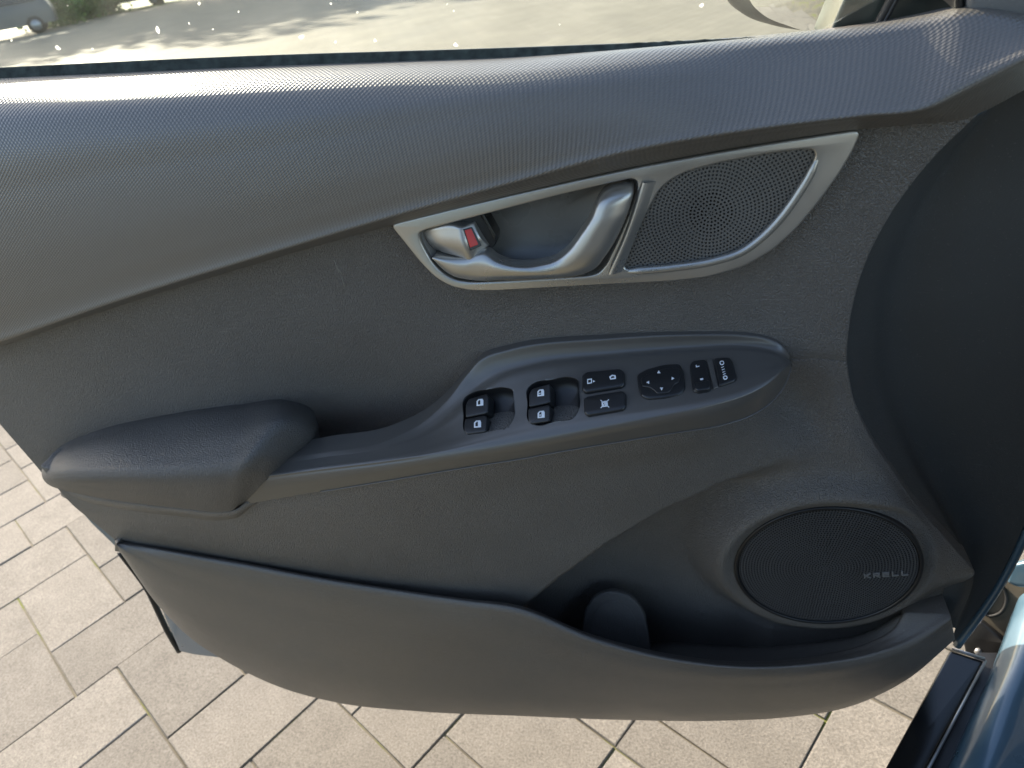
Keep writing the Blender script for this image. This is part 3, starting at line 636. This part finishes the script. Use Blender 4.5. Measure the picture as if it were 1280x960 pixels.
for (a, b, lab, ic) in (
    ([(587, 500), (610, 493), (612, 497), (611, 516), (608, 518), (583, 523), (583, 508)], (598, 508), 'upper front window switch', (600, 503, 4.2, False)),
    ([(582, 525), (608, 520), (610, 523), (609, 540), (606, 541), (584, 544), (581, 538)], (596, 532), 'lower front window switch', (597, 530, 4.4, False)),
    ([(666, 487), (688, 481), (689, 484), (689, 503), (686, 505), (662, 510), (662, 494)], (676, 495), 'upper rear window switch', (676, 491, 4.2, True)),
    ([(661, 512), (687, 507), (689, 510), (688, 527), (685, 528), (664, 531), (661, 526)], (676, 519), 'lower rear window switch', (676.5, 518, 4.4, True))):
    o, top = button('window_switch', a, b, -.010, .0022, .0022, .0012, lab); win_icon(o, top, *ic)
# lock rocker and window lockout
o, top = button('lock_switch', [(728, 471), (734, 467), (776, 463), (781, 467), (782, 482), (778, 486), (732, 493), (728, 489)], (755, 478), -.006, .0035, .002, .0022, 'rocker switch with two padlock marks')
icon(o, top, 'icon', [[[(734, 474), (740, 473), (740, 479), (734, 480)], [(735.2, 475), (738.8, 474.4), (738.8, 478), (735.2, 478.6)]], [[(741.3, 475.2), (744, 476.6), (741.3, 478)]]])
icon(o, top, 'icon', [[[(761.5, 471), (765, 468.4), (769.5, 469), (770, 473.5), (763, 474.6)], [(763.6, 471.6), (765.6, 470), (768, 470.4), (768.2, 472.2), (764, 473)]]])
o, top = button('window_lock_switch', [(730, 500), (735, 497), (778, 490), (783, 493), (783, 510), (779, 514), (735, 521), (731, 518)], (756, 506), -.006, .0028, .0022, .0018, 'flat switch with crossed window mark')
x, y = 756, 505
icon(o, top, 'icon', [[[(x-4, y-3), (x+3.4, y-4.2), (x+4, y+3), (x-3.6, y+4)], [(x-2.2, y-1.4), (x+.2, y-1.8), (x+.4, y+1.8), (x-2, y+2.2)]],
                      [[(x-5.6, y-4.6), (x-4.8, y-5.2), (x+5.8, y+3.8), (x+5, y+4.6)]], [[(x+4.6, y-6), (x+5.4, y-5.2), (x-4.8, y+5.4), (x-5.4, y+4.6)]]])
# mirror adjuster
o, top = button('mirror_adjuster', [(796, 470), (808, 463), (830, 457), (850, 456), (855, 466), (857, 488), (850, 495), (830, 499), (810, 500), (802, 497), (798, 485)], (826, 479), -.006, .0022, .003, .0018, 'four way mirror adjuster pad')
pad = rnd(top.px([(801, 474), (812, 467), (832, 461.5), (848, 460.5), (851, 472), (848, 479), (843, 481), (839, 489), (834, 492), (822, 493), (817, 488), (812, 485), (803, 484)]), .0015)
plate('pad', [pad], top, -.0004, .0012, .0008, M['switch'], o)
t2 = Plane(top.o + top.n*.0012, top.n, top.ex)
for (x, y, dx, dy) in ((823.5, 465, 0, -1), (827, 486, 0, 1), (810, 478, -1, 0), (841, 473, 1, 0)):
    a = (x + dx*2.1, y + dy*2.1); b = (x - dx*1.5 - dy*2, y - dy*1.5 + dx*2); c = (x - dx*1.5 + dy*2, y - dy*1.5 - dx*2)
    icon(o, t2, 'arrow', [[[a, b, c]]])
# mirror side selector, divider, folding switch
o, top = button('mirror_selector_switch', [(862, 458), (866, 453), (882, 451), (885, 460), (890, 488), (886, 491), (872, 493), (866, 490)], (876, 470), -.006, .0026, .0022, .0018, 'selector switch with small L mark')
fq = Plane(top.o, top.n, top.ex)
icon(o, top, 'icon', [[[(869.6, 456.2), (870.6, 456), (871, 458), (874.4, 457.2), (874.6, 458), (870, 459.2)]], [[(875, 473.3), (878.8, 472.6), (879.2, 474.6), (875.4, 475.3)]]])
rp = hplane('sp', 879, 485); plate('raised_tab', [rnd(top.px([(868, 480), (887, 476.5), (889, 485), (886, 488), (872, 490), (868, 487)]), .0015)], top, -.002, .0018, .0012, M['switch'], o)
button('switch_divider', [(883.5, 451), (890, 450), (898, 485), (892, 487.5)], (890, 469), -.006, .0016, .0006, .0004, 'satin bar between two mirror switches', mat='satin')
o, top = button('mirror_fold_switch', [(892, 450), (912, 448.5), (916, 454), (921, 473), (919, 478), (899, 485)], (906, 467), -.006, .0026, .0022, .0016, 'folding mirror switch with white mirror mark')
def ring(cx, cy, rx, ry, k=16): return [(cx + rx*math.cos(t), cy + ry*math.sin(t)) for t in np.linspace(0, 2*math.pi, k, endpoint=False)]
icon(o, top, 'icon', [[ring(902.4, 453.6, 2.9, 2.9), ring(902.4, 453.6, 1.7, 1.8)], [ring(906.6, 472, 3.0, 2.7), ring(906.6, 472, 1.6, 1.5)]])
for (x, y) in ((903.2, 458.6), (904, 461.6), (904.8, 464.6), (905.4, 467.4)):
    icon(o, top, 'icon', [[[(x-1.8, y+.5), (x+1.7, y-.9), (x+1.9, y-.2), (x-1.6, y+1.3)]]])

# ------------------------------------------------------------------ silver bezel, handle, tweeter
bo_, bi_, to_ = PB.px(bez_o), PB.px(bez_i), PB.px(tw_o)
BEZ = plate('handle_bezel', [rnd(bo_, .006), rnd(bi_, .005), rnd(to_, .004)], PB, -.012, .0015, .0016, M['silver'], DOOR, key='bez')
# raised roll round the tweeter and along the divider
def roll(name, px, r, h, closed=False, n=80):
    q = PB.px(px); return tube(name, PB.w(spl(q, n, closed), h), r, M['silver'], BEZ, n=14)
roll('tweeter_roll', [(778, 340), (842, 334.5), (894, 326), (927, 315), (951, 298), (974, 275), (997, 244), (1018, 207), (1022, 196), (1021, 187)], [.0012] + [.0034]*12 + [.003, .0008], -.0004)
dv = [[(799, 226, 0), (787, 262, 0), (773, 300, 0), (758, 332, 0), (754, 340, 0)], [(806, 226, 0), (795, 262, 0), (781, 300, 0), (767, 332, 0), (764, 340, 0)], [(820, 226, 0), (808, 262, 0), (793, 300, 0), (781, 330, 0), (777, 339, 0)]]
hh = [-.010, .0055, .0016]
g = np.stack([spl(PB.w(PB.px([(a, b) for a, b, _ in r]), h), 40) for r, h in zip(dv, hh)])
g = np.stack([spl(g[:, j], 14) for j in range(40)], 1)
grid_obj('divider', g, M['silver'], BEZ)
# tweeter
tin = rnd(PB.px([(p[0], p[1]) for p in tw_o]), .004); tc = PB.px([(889, 268)])[0]
cn = tin.mean(0)
PT = Plane(PB.o - PB.n*.0022, PB.n, PB.ex)
grow = cn + (tin - cn) * 1.03
perforated('tweeter_grille', PT, tc, 36, .00268, .00082, M['tgrille'], BEZ, lambda c: inside(np.array([c]), grow)[0])
tr_ = .0165
circ = np.array([(tc[0]+tr_*math.cos(a), tc[1]+tr_*math.sin(a)) for a in np.linspace(0, 2*math.pi, 48, endpoint=False)])
plate('tweeter_backing', [cn + (tin-cn)*1.04, circ], PT, -.0030, -.0011, .0002, M['tback'], BEZ)
plate('tweeter_dome', [tc + (circ-tc)*1.1], PT, -.010, -.006, .001, M['void'], BEZ)
# cup behind the handle
n = 100; cu = np.array(spl(bi_, n, True)); cc_ = cu.mean(0) + np.array([.01, .004]); V = []
for s, h in ((1.03, -.001), (.995, -.004), (.97, -.010), (.90, -.018), (.76, -.025), (.5, -.029), (.2, -.030)): V.append(PB.w(cc_ + (cu - cc_)*s, h))
V = np.vstack(V); mesh('handle_cup', V, [(a*n+k, a*n+(k+1) % n, (a+1)*n+(k+1) % n, (a+1)*n+k) for a in range(6) for k in range(n)] + [tuple(6*n+k for k in range(n))], M['cup'], DOOR)
# handle lever
out_e = [(540, 323), (545, 330), (553, 338), (566, 346), (585, 350), (630, 348.5), (692, 345), (730, 339), (746, 331), (757, 317), (775, 287), (788, 254), (792, 237), (790, 230)]
in_e = [(543, 319), (556, 320), (572, 320.5), (588, 319), (606, 313), (622, 321), (642, 326), (676, 324.5), (697, 318), (712, 306), (727, 286), (740, 266), (749, 245), (756, 237)]
def hr(t, h): return [PB.w(PB.px([(a[0]*(1-t)+b[0]*t, a[1]*(1-t)+b[1]*t)]), hk)[0] for a, b, hk in zip(in_e, out_e, h)]
H = np.array([.0, .001, .002, .003, .004, .007, .009, .010, .011, .012, .012, .011, .008, .004])
rl = [hr(-.04, H - .012), hr(-.02, H - .003), hr(.06, H + .0015), hr(.22, H + .0035), hr(.5, H + .0035), hr(.8, H + .001), hr(.95, H - .002), hr(1.0, H - .006), hr(1.01, H - .014)]
g = loft_grid(rl, 120, 40, raw=True)
gg = np.concatenate([g[:, :1] + (g[:, :1].mean(0) - g[:, :1]) * .8 - PB.n * .008, g, g[:, -1:] + (g[:, -1:].mean(0) - g[:, -1:]) * .5 + (g[:, -1:] - g[:, -4:-3]).mean(0) * .6 - PB.n * .006], 1)
grid_obj('door_handle', gg, M['silver'], DOOR)
# pivot block beside the lock and the lock knob
PK = Plane(PB.o, PB.n, PB.ex)
plate('pivot_block', [rnd(PB.px([(560, 279), (597, 268), (618, 300), (617, 312), (590, 322), (545, 326)]), .003)], PB, -.022, -.006, .002, M['black'], DOOR)
plate('pivot_fin', [rnd(PB.px([(599, 267.5), (602, 267), (619, 297), (618.5, 304), (616, 300)]), .0008)], PB, -.02, -.003, .0005, M['gloss'], DOOR)
a = [PB.w(PB.px([p]), h)[0] for p, h in (((526, 293), -.006), ((545, 286), -.001), ((569, 281.5), .004), ((577, 283), .0055), ((591, 281), -.002))]
b = [PB.w(PB.px([p]), h)[0] for p, h in (((533, 306), -.006), ((550, 303), .001), ((574, 302), .0065), ((582, 303), .0080), ((600, 297), .001))]
c = [PB.w(PB.px([p]), h)[0] for p, h in (((540, 316), -.008), ((556, 317), -.002), ((581, 320), .004), ((587, 321), .0055), ((608, 309), -.003))]
g = np.stack([spl(np.array(r), 40) for r in (a, b, c)]); g = np.stack([spl(g[:, j], 16) for j in range(40)], 1)
LK = grid_obj('lock_knob', flange(g, sides='tblr', back=.016, r=.001), M['silver'], DOOR)
pr = hplane('lock_knob', 590, 299)
plate('indicator_frame', [rnd(pr.px([(579, 286.5), (590, 283.5), (602, 307), (588, 313.5)]), .0008)], pr, -.002, .0006, .0003, M['black'], LK)
plate('lock_indicator', [rnd(pr.px([(580.5, 288), (588.5, 285.5), (597.5, 305.5), (587.5, 309.5)]), .0006)], pr, -.001, .0011, .0003, M['red'], LK)

# ------------------------------------------------------------------ speaker
PS = Plane((SPK[0], YS, SPK[2]), (0, -1, 0))
def circ2(r, k=96): return np.array([(r*math.cos(t), r*math.sin(t)) for t in np.linspace(0, 2*math.pi, k, endpoint=False)])
SPO = plate('speaker_rim', [circ2(SR + .0015), circ2(SR - .0022)], PS, -.012, .0018, .0012, M['black'], DOOR)
perforated('speaker_grille', PS, (0, 0), int((SR - .001) / .00268), .00268, .00100, M['grille'], SPO, lambda c: True)
plate('speaker_backing', [circ2(SR - .0005)], PS, -.010, -.006, .001, M['void'], SPO)
lp = PS.px([(1080, 722), (1137, 718)])
fx = lp[1] - lp[0]; w = np.linalg.norm(fx); ht = .0062
def stroke(pts): return np.array([lp[0] + fx/w*(a) + np.array([-fx[1], fx[0]])/w*b for a, b in pts])
lw = w / 5.6; s = .0012
def quad(a0, b0, a1, b1): return stroke([(a0, b0), (a1, b0), (a1, b1), (a0, b1)])
def bar(p0, p1, t=s):
    p0, p1 = np.array(p0), np.array(p1); d = (p1-p0)/np.linalg.norm(p1-p0); nn = np.array([-d[1], d[0]])*t/2
    return stroke([tuple(p0-nn), tuple(p1-nn), tuple(p1+nn), tuple(p0+nn)])
LT_ = []
for k, ch in enumerate('KRELL'):
    x0 = k * lw * 1.15; x1 = x0 + lw * .82
    if ch == 'K': LT_ += [quad(x0, 0, x0+s, ht), bar((x0+s, ht*.45), (x1, ht)), bar((x0+s*1.4, ht*.5), (x1, 0))]
    if ch == 'R': LT_ += [quad(x0, 0, x0+s, ht), quad(x0+s, ht-s, x1, ht), quad(x1-s, ht*.45, x1, ht-s), quad(x0+s, ht*.38, x1, ht*.38+s), bar((x0+lw*.35, ht*.38), (x1, 0))]
    if ch == 'E': LT_ += [quad(x0, 0, x0+s, ht), quad(x0+s, 0, x1, s), quad(x0+s, ht/2-s/2, x1, ht/2+s/2), quad(x0+s, ht-s, x1, ht)]
    if ch == 'L': LT_ += [quad(x0, 0, x0+s, ht), quad(x0+s, 0, x1, s)]
V = []; Fs = []
for q_ in LT_:
    b = len(V); V += list(PS.w(q_, .0012)) + list(PS.w(q_, .0001)); Fs += [(b, b+1, b+2, b+3)] + [(b+k, b+(k+1) % 4, b+4+(k+1) % 4, b+4+k) for k in range(4)]
o = mesh('lettering', V, Fs, M['letter'], SPO, smooth=False); o['label'] = 'grey raised letters reading KRELL'

# ------------------------------------------------------------------ glass, mirror, pillar trim
gb = [(-200, 110), (0, 96), (640, 68), (1010, 46)]
PGl = Plane((0, .042, 1.1), (0, -1, 0))
pts = list(PGl.px(gb)); zt = pts[0][1] + .42
q_ = np.array(pts + [np.array((pts[-1][0] + .07, pts[-1][1] + .03)), np.array((pts[-1][0] - .30, zt)), np.array((pts[0][0], zt))])
plate('window_glass', [q_], PGl, -.002, .002, .0008, M['glass'], DOOR)
GLS = bpy.data.objects['window_glass']
for (x, y, r_) in ((251, 4, 3.2), (300, 14, 2.0), (8, 46, 3.0), (17, 50, 2.2), (13, 41, 1.6), (268, 36, 2.0), (415, 4, 2.6), (448, 15, 2.4), (421, 52, 3.0), (470, 50, 3.4), (568, 13, 1.8), (560, 5, 1.6), (700, 30, 1.4)):
    r_ *= .75; q = PGl.px([(x + r_*(.5 + .6*random.random())*math.cos(t), y + r_*(.6 + .6*random.random())*math.sin(t)) for t in np.linspace(0, 2*math.pi, 9, endpoint=False)])
    mesh('dried_drop', PGl.w(q, .0023), [tuple(range(9))], M['drop'], GLS, smooth=False)
# outside mirror: housing, rim and glass
def ell(c, rx, rz, n_, ex, ez, k=40): return [c + ex*rx*math.copysign(abs(math.cos(t))**.75, math.cos(t)) + ez*rz*math.copysign(abs(math.sin(t))**.75, math.sin(t)) for t in np.linspace(0, 2*math.pi, k, endpoint=False)]
pmir = Plane(P(985, 0, .20), (-.80, -.59, -.12))
hq = spl(pmir.px([(890, -50), (894, -15), (903, 8), (922, 25), (955, 38), (1000, 46), (1035, 47), (1062, 30), (1082, -10), (1090, -50), (1000, -120)]), 70, True)
SMR = plate('side_mirror', [hq], pmir, -.11, .004, .022, plain('dusty_mirror_plastic', (.018, .020, .019), .5, var=.7, vscale=45), DOOR, seg=5, sharp=60)
gq = spl(pmir.px([(930, -60), (937, -20), (946, 2), (962, 17), (990, 29), (1018, 36), (1036, 33), (1050, 12), (1060, -20), (1064, -60), (1000, -110)]), 70, True)
plate('mirror_glass', [gq], pmir, .002, .0065, .001, M['mirror'], SMR)
pm = Plane((0, .062, 1.1), (0, -1, .0))
plate('mirror_base', [rnd(pm.px([(1030, 52), (1065, -30), (1110, -90), (1235, -90), (1235, 30), (1150, 40), (1080, 50)]), .004)], pm, -.05, .004, .003, plain('mirror_base_plastic', (.035, .045, .040), .35, var=.5, vscale=30), DOOR)
tube('window_channel', P3([(1093, 40, .05), (1110, 8, .05), (1130, -30, .05)]), .0035, M['seal'], DOOR, smooth_n=10)
tube('channel_bead', P3([(1099, 40, .048), (1116, 8, .048), (1136, -30, .048)]), .0018, M['black'], DOOR, smooth_n=10)
pp = Plane(P(1245, 0, .0), (0, -1, -.12))
plate('corner_trim', [rnd(pp.px([(1208, 13), (1209, -60), (1340, -60), (1340, 34), (1285, 26), (1245, 22), (1220, 17)]), .002)], pp, -.03, .004, .003, M['greygrain'], DOOR)
plate('corner_trim_edge', [rnd(pp.px([(1194, 14), (1194, -60), (1205, -60), (1206, 13)]), .001)], pp, -.03, .000, .002, M['black'], DOOR)

# ------------------------------------------------------------------ body of the car at the hinge side
bz = G(1180, 880, .33)
BODY = DOOR
def slab(name, px, z1, z0, rad, bev, mat):
    pl = Plane((bz[0], bz[1], z1), (0, 0, 1)); return plate(name, [rnd(pl.px(px), rad)], pl, z0 - z1, 0, bev, M[mat], BODY)
slab('sill_strip', [(1085, 1000), (1188, 812), (1231, 826), (1138, 1000)], .345, .25, .004, .003, 'gloss')
tube('sill_edge', np.array([G(1232, 826, .346), G(1140, 1000, .346)]), .0016, M['letter'], BODY)
tube('sill_end', np.array([G(1190, 811, .347), G(1231, 824, .347)]), .0022, M['letter'], BODY)
slab('sill_channel', [(1138, 1000), (1220, 815), (1255, 815), (1180, 1000)], .330, .24, .003, .002, 'black')
# painted inner sill, rising towards the inside of the car
def G3(pts): return np.array([G(*p) for p in pts])
rl = [G3([(1166, 1000, .33), (1186, 955, .33), (1217, 885, .33), (1240, 835, .335), (1262, 775, .345), (1285, 700, .36)]),
      G3([(1172, 1000, .355), (1192, 955, .355), (1223, 885, .355), (1246, 835, .36), (1268, 775, .37), (1291, 700, .385)]),
      G3([(1190, 1000, .370), (1208, 955, .370), (1238, 885, .370), (1262, 835, .375), (1286, 775, .385), (1310, 700, .40)]),
      G3([(1290, 1000, .372), (1300, 955, .372), (1320, 885, .372), (1335, 835, .377), (1350, 775, .387), (1370, 700, .40)])]
g = loft_grid(rl, 60, 24, raw=True); grid_obj('painted_sill', g, M['blue'], BODY)
# front wing beyond the hinge, unseen, added on the sill's line to shade it
fa, fb = G(1140, 1000, .346), G(1232, 826, .346); fd = (fb - fa)[:2]; fd /= np.linalg.norm(fd); fn = np.array([fd[1], -fd[0]])
def W_(l, w, z): return np.array([fb[0] + fd[0]*l + fn[0]*w, fb[1] + fd[1]*l + fn[1]*w, z])
wl = []
for l in (.10, .35, .7, 1.1, 1.5):
    k = 1 - .12*(l/1.5)**2
    wl.append([W_(l, .30, .30), W_(l, .06, .32), W_(l, .03, .6*k), W_(l, .06, .85*k), W_(l, .16, .97*k), W_(l, .5, 1.02*k), W_(l, 1.2, 1.04*k)])
g = np.stack([spl(np.array(r), 40) for r in wl]); g = np.stack([spl(g[:, j], 24) for j in range(40)], 1)
grid_obj('unseen_front_wing', g, M['blue'], BODY)
# cabin right of the sill, unseen, added to shade the door: floor, dashboard end, and seat
def extrude(name, prof, w0, w1, mat, r=.03, tap=.0):
    q = rnd(np.array(prof), r, 4); c = q.mean(0); V = []; k = len(q)
    for w, sc in ((w0, .93), (w0 + .012, .98), (w0 + .04, 1), (w1 - .04, 1), (w1 - .012, .98), (w1, .93)):
        V += [W_(*((c + (p - c)*sc)[[0]].tolist() + [w + tap*(p[1] - .9)] + (c + (p - c)*sc)[[1]].tolist())) for p in q]
    return mesh(name, V, [(a*k+i, a*k+(i+1) % k, (a+1)*k+(i+1) % k, (a+1)*k+i) for a in range(5) for i in range(k)] + [tuple(range(k)), tuple(5*k+i for i in range(k))], mat, BODY, sharp=50)
extrude('unseen_floor', [(-2.2, .27), (.05, .27), (.05, .33), (-2.2, .33)], .16, 1.5, M['seal'], .01)
extrude('unseen_dashboard', [(-.22, .62), (-.12, .45), (.25, .40), (.30, .98), (.05, 1.02), (-.16, .95), (-.24, .80)], .12, 1.40, M['dark'], .06)
extrude('unseen_seat', [(-.55, .36), (-.52, .56), (-.60, .62), (-1.02, .58), (-1.20, 1.18), (-1.30, 1.20), (-1.24, .60), (-1.15, .36)], .22, .74, M['dark'], .05)
def side(name, l0, l1, prof, mat, n=10):
    g_ = np.stack([spl(np.array([W_(l, w, z) for w, z in prof]), 24) for l in np.linspace(l0, l1, n)])
    return grid_obj(name, g_, mat, BODY)
side('unseen_rear_door', -1.10, -2.05, [(.10, .28), (.02, .33), (-.02, .50), (-.035, .70), (-.02, .92), (.03, 1.03)], M['blue'])  # unseen rear side with pillar and window, added to block light from behind
side('unseen_rear_window', -1.12, -2.20, [(.03, 1.03), (.09, 1.25), (.19, 1.47)], M['gloss'])
side('unseen_centre_pillar', -1.0, -1.09, [(.08, .30), (.03, .6), (.03, 1.03), (.09, 1.25), (.20, 1.49)], M['black'], 4)
side('unseen_rear_wing', -2.06, -3.1, [(.10, .30), (.02, .36), (-.02, .52), (-.03, .72), (-.01, .92), (.06, 1.08), (.25, 1.40)], M['blue'])
extrude('unseen_roof', [(-2.2, 1.50), (-.55, 1.49), (-.45, 1.51), (-.60, 1.555), (-2.2, 1.56)], .24, 1.30, M['black'], .02)  # out of view, added to darken the right of the door
tube('unseen_front_pillar', np.array([W_(.25, .12, 1.0), W_(-.10, .17, 1.25), W_(-.55, .26, 1.52)]), .045, M['black'], BODY, smooth_n=16, n=10)  # out of view, added for its shade like the panel overhead
# hinge pillar with dusty metal, grommet and check strap
pj = Plane(G(1255, 770, .34), (-.55, -.75, .38))
PIL = plate('hinge_pillar', [rnd(pj.px([(1200, 800), (1225, 740), (1240, 718), (1266, 712), (1330, 705), (1330, 830), (1240, 840)]), .004)], pj, -.03, .0, .003, M['jamb'], BODY)
tube('grommet', pj.w(spl(pj.px([(1243, 735), (1252, 732), (1258, 742), (1257, 757), (1248, 767), (1234, 768), (1231, 764), (1238, 750)]), 40, True), .002), .0022, M['seal'], PIL, closed=True)
plate('dark_bracket', [rnd(pj.px([(1205, 790), (1228, 772), (1262, 800), (1245, 825), (1210, 815)]), .003)], pj, 0, .012, .003, M['black'], PIL)
tube('bolt', np.array([pj.w(pj.px([(1226, 809)]), .010)[0], pj.w(pj.px([(1226, 809)]), .017)[0]]), .004, M['letter'], PIL, n=8)
plate('hinge_arm', [rnd(pj.px([(1262, 722), (1268, 700), (1310, 690), (1310, 730), (1275, 728)]), .004)], pj, .004, .02, .004, M['blue'], PIL)

# ------------------------------------------------------------------ far side of the paved yard
def far(px, py): return G(px, py, 0)
def parked(px, py, lab, col):
    car_p = far(px, py)
    CARF = thing('parked_car', (car_p[0], car_p[1], 0), lab, 'parked car', 'cars parked across the yard')
    vd = np.array([car_p[0]-CAM[0], car_p[1]-CAM[1]]); vd /= np.linalg.norm(vd); sdv = np.array([vd[1], -vd[0]])
    fw = sdv*math.cos(.12) - vd*math.sin(.12); sw = np.array([fw[1], -fw[0]])   # car length direction, width direction
    def CV(l, w_, z): return np.array([car_p[0] + fw[0]*l + sw[0]*w_, car_p[1] + fw[1]*l + sw[1]*w_, z])
    prof = [(-2.2, .35), (-2.25, .75), (-2.1, 1.0), (-1.5, 1.12), (-.7, 1.70), (.9, 1.74), (1.9, 1.62), (2.15, 1.15), (2.25, .8), (2.2, .35)]
    ps = spl(np.array(prof), 60)
    V = []; ws_ = [(-.88, .93), (-.85, .99), (-.6, 1.0), (.6, 1.0), (.85, .99), (.88, .93)]
    for w_, s_ in ws_:
        for l, z in ps: V.append(CV(l*s_, w_*(1 - .18*sst(1.0, 1.75, z)), .35 + (z-.35)*s_))
    n_ = 60; Fs = [(a*n_+i, a*n_+i+1, (a+1)*n_+i+1, (a+1)*n_+i) for a in range(5) for i in range(n_-1)] + [tuple(range(n_)), tuple(5*n_+i for i in range(n_))]
    paint = plain('car_paint', col, .4, metal=.0, coat=.15, var=.03)
    mesh('body', V, Fs, paint, CARF, sharp=50)
    for sgn in (-1, 1):
        mesh('side_window', [CV(l, sgn*w_, z) for l, z, w_ in ((-1.1, 1.15, .885), (1.8, 1.2, .885), (1.6, 1.55, .80), (-.5, 1.6, .80))], [(0, 1, 2, 3)], M['gloss'], CARF, smooth=False)
    for l in (-1.35, 1.4):
        for sgn in (-1, 1):
            c0, c1 = CV(l, sgn*.70, .33), CV(l, sgn*.90, .33); wh = tube('wheel', np.array([c0, c1]), .33, M['seal'], CARF, n=24)
            tube('rim', np.array([CV(l, sgn*.89, .33), CV(l, sgn*.905, .33)]), .2, M['letter'], wh, n=16)
parked(8, 49, 'grey parked car with dark tyres seen through the top left of the window', (.05, .055, .06))
parked(165, 11, 'black parked car at the top edge of the window beside the trees', (.015, .015, .018))
# hedge and grass strip, trees whose shadows fall over the yard
def leafmat(name, c):
    m, t, b, N, L = nodes(name); oi = N('ShaderNodeNewGeometry'); n1 = N('ShaderNodeTexNoise'); n1.inputs['Scale'].default_value = 1.2; L(oi.outputs['Position'], n1.inputs['Vector'])
    cr = N('ShaderNodeValToRGB'); cr.color_ramp.elements[0].position = .35; cr.color_ramp.elements[0].color = (*[x*.6 for x in c], 1); cr.color_ramp.elements[1].position = .65; cr.color_ramp.elements[1].color = (*[x*1.5 for x in c], 1)
    L(n1.outputs[0], cr.inputs[0]); L(cr.outputs[0], b.inputs['Base Color']); b.inputs['Roughness'].default_value = .6
    tl = N('ShaderNodeBsdfTranslucent'); L(cr.outputs[0], tl.inputs[0]); ms = N('ShaderNodeMixShader'); ms.inputs[0].default_value = .35
    L(b.outputs[0], ms.inputs[1]); L(tl.outputs[0], ms.inputs[2]); L(ms.outputs[0], t.nodes['Material Output'].inputs[0]); return m
M['leaf'] = leafmat('green_leaves', (.07, .13, .025)); M['grass'] = leafmat('grass_blades', (.10, .16, .03)); M['bark'] = plain('bark', (.10, .075, .05), .9, var=.4)
def leaves(name, cens, rad, count, size, mat, parent):
    cens = np.array(cens); k = rng.integers(0, len(cens), count); v = rng.normal(size=(count, 3)); v /= np.linalg.norm(v, axis=1)[:, None]
    c = cens[k] + v * (np.array(rad)[k] * rng.random(count) ** .4)[:, None]
    a = rng.normal(size=(count, 3)); a /= np.linalg.norm(a, axis=1)[:, None]; b = np.cross(a, rng.normal(size=(count, 3))); b /= np.linalg.norm(b, axis=1)[:, None]
    s_ = size * (.6 + .8*rng.random(count))[:, None]
    V = np.stack([c - a*s_, c - b*s_*.5, c + a*s_, c + b*s_*.5], 1).reshape(-1, 3); Fs = np.arange(count*4).reshape(-1, 4)
    return mesh(name, V, Fs, mat, parent, smooth=False)
far_edge = [far(-40, 52), far(60, 36), far(110, 27), far(185, 12)]
for i, (px, py, dist_k, nm) in enumerate(((70, 30, 0, 'leftmost clipped green shrub behind the grey parked car'), (100, 22, 0, 'middle clipped green shrub beside the grey parked car'), (128, 16, 0, 'rightmost clipped green shrub beyond the paved yard'))):
    b_ = far(px, py + 4); tr = thing('shrub', (b_[0], b_[1], 0), nm, 'shrub', 'shrubs beyond the yard')
    leaves('foliage', [b_ + np.array([dx, dy, .7]) for dx in (-.8, 0, .8) for dy in (-.3, .3)], [.9]*6, 1500, .12, M['leaf'], tr)
    tube('stem', np.array([b_, b_ + np.array([0, 0, .7])]), .06, M['bark'], tr)
gs = far(130, 22)
verge = mesh('grass_verge', [tuple(far(-60, 50) + np.array([0, 0, .01])), tuple(far(182, 11) + np.array([0, 0, .01])), tuple(far(182, 11) + np.array([4, 40, .01])), tuple(far(-60, 50) + np.array([-30, 30, .01]))], [(0, 1, 2, 3)], M['grass'], smooth=False)
verge['kind'] = 'structure'; verge['label'] = 'strip of green grass beyond the paved yard'
def tree(px, py, hgt, rad, lab):
    b_ = far(px, py); tr = thing('tree', (b_[0], b_[1], 0), lab, 'tree', 'trees beyond the yard')
    tube('trunk', np.array([b_, b_ + np.array([.1, 0, hgt*.35]), b_ + np.array([0, .1, hgt*.7])]), [.28, .2, .1], M['bark'], tr, n=8)
    cs = [b_ + np.array([rng.normal()*rad*.55, rng.normal()*rad*.55, hgt*.42 + rng.random()*hgt*.5]) for _ in range(16)]
    leaves('crown', cs, [rad*.5]*16, 9000, .28, M['leaf'], tr)
for a in ((92, 25, 15, 5.0, 'leafy tree nearest to the grey parked car'), (138, 14, 16, 5.5, 'leafy tree second from the grey parked car'), (200, 5, 16, 5.5, 'leafy tree third from the grey parked car'), (300, -12, 15, 5.5, 'leafy tree farthest from the grey parked car')): tree(*a)
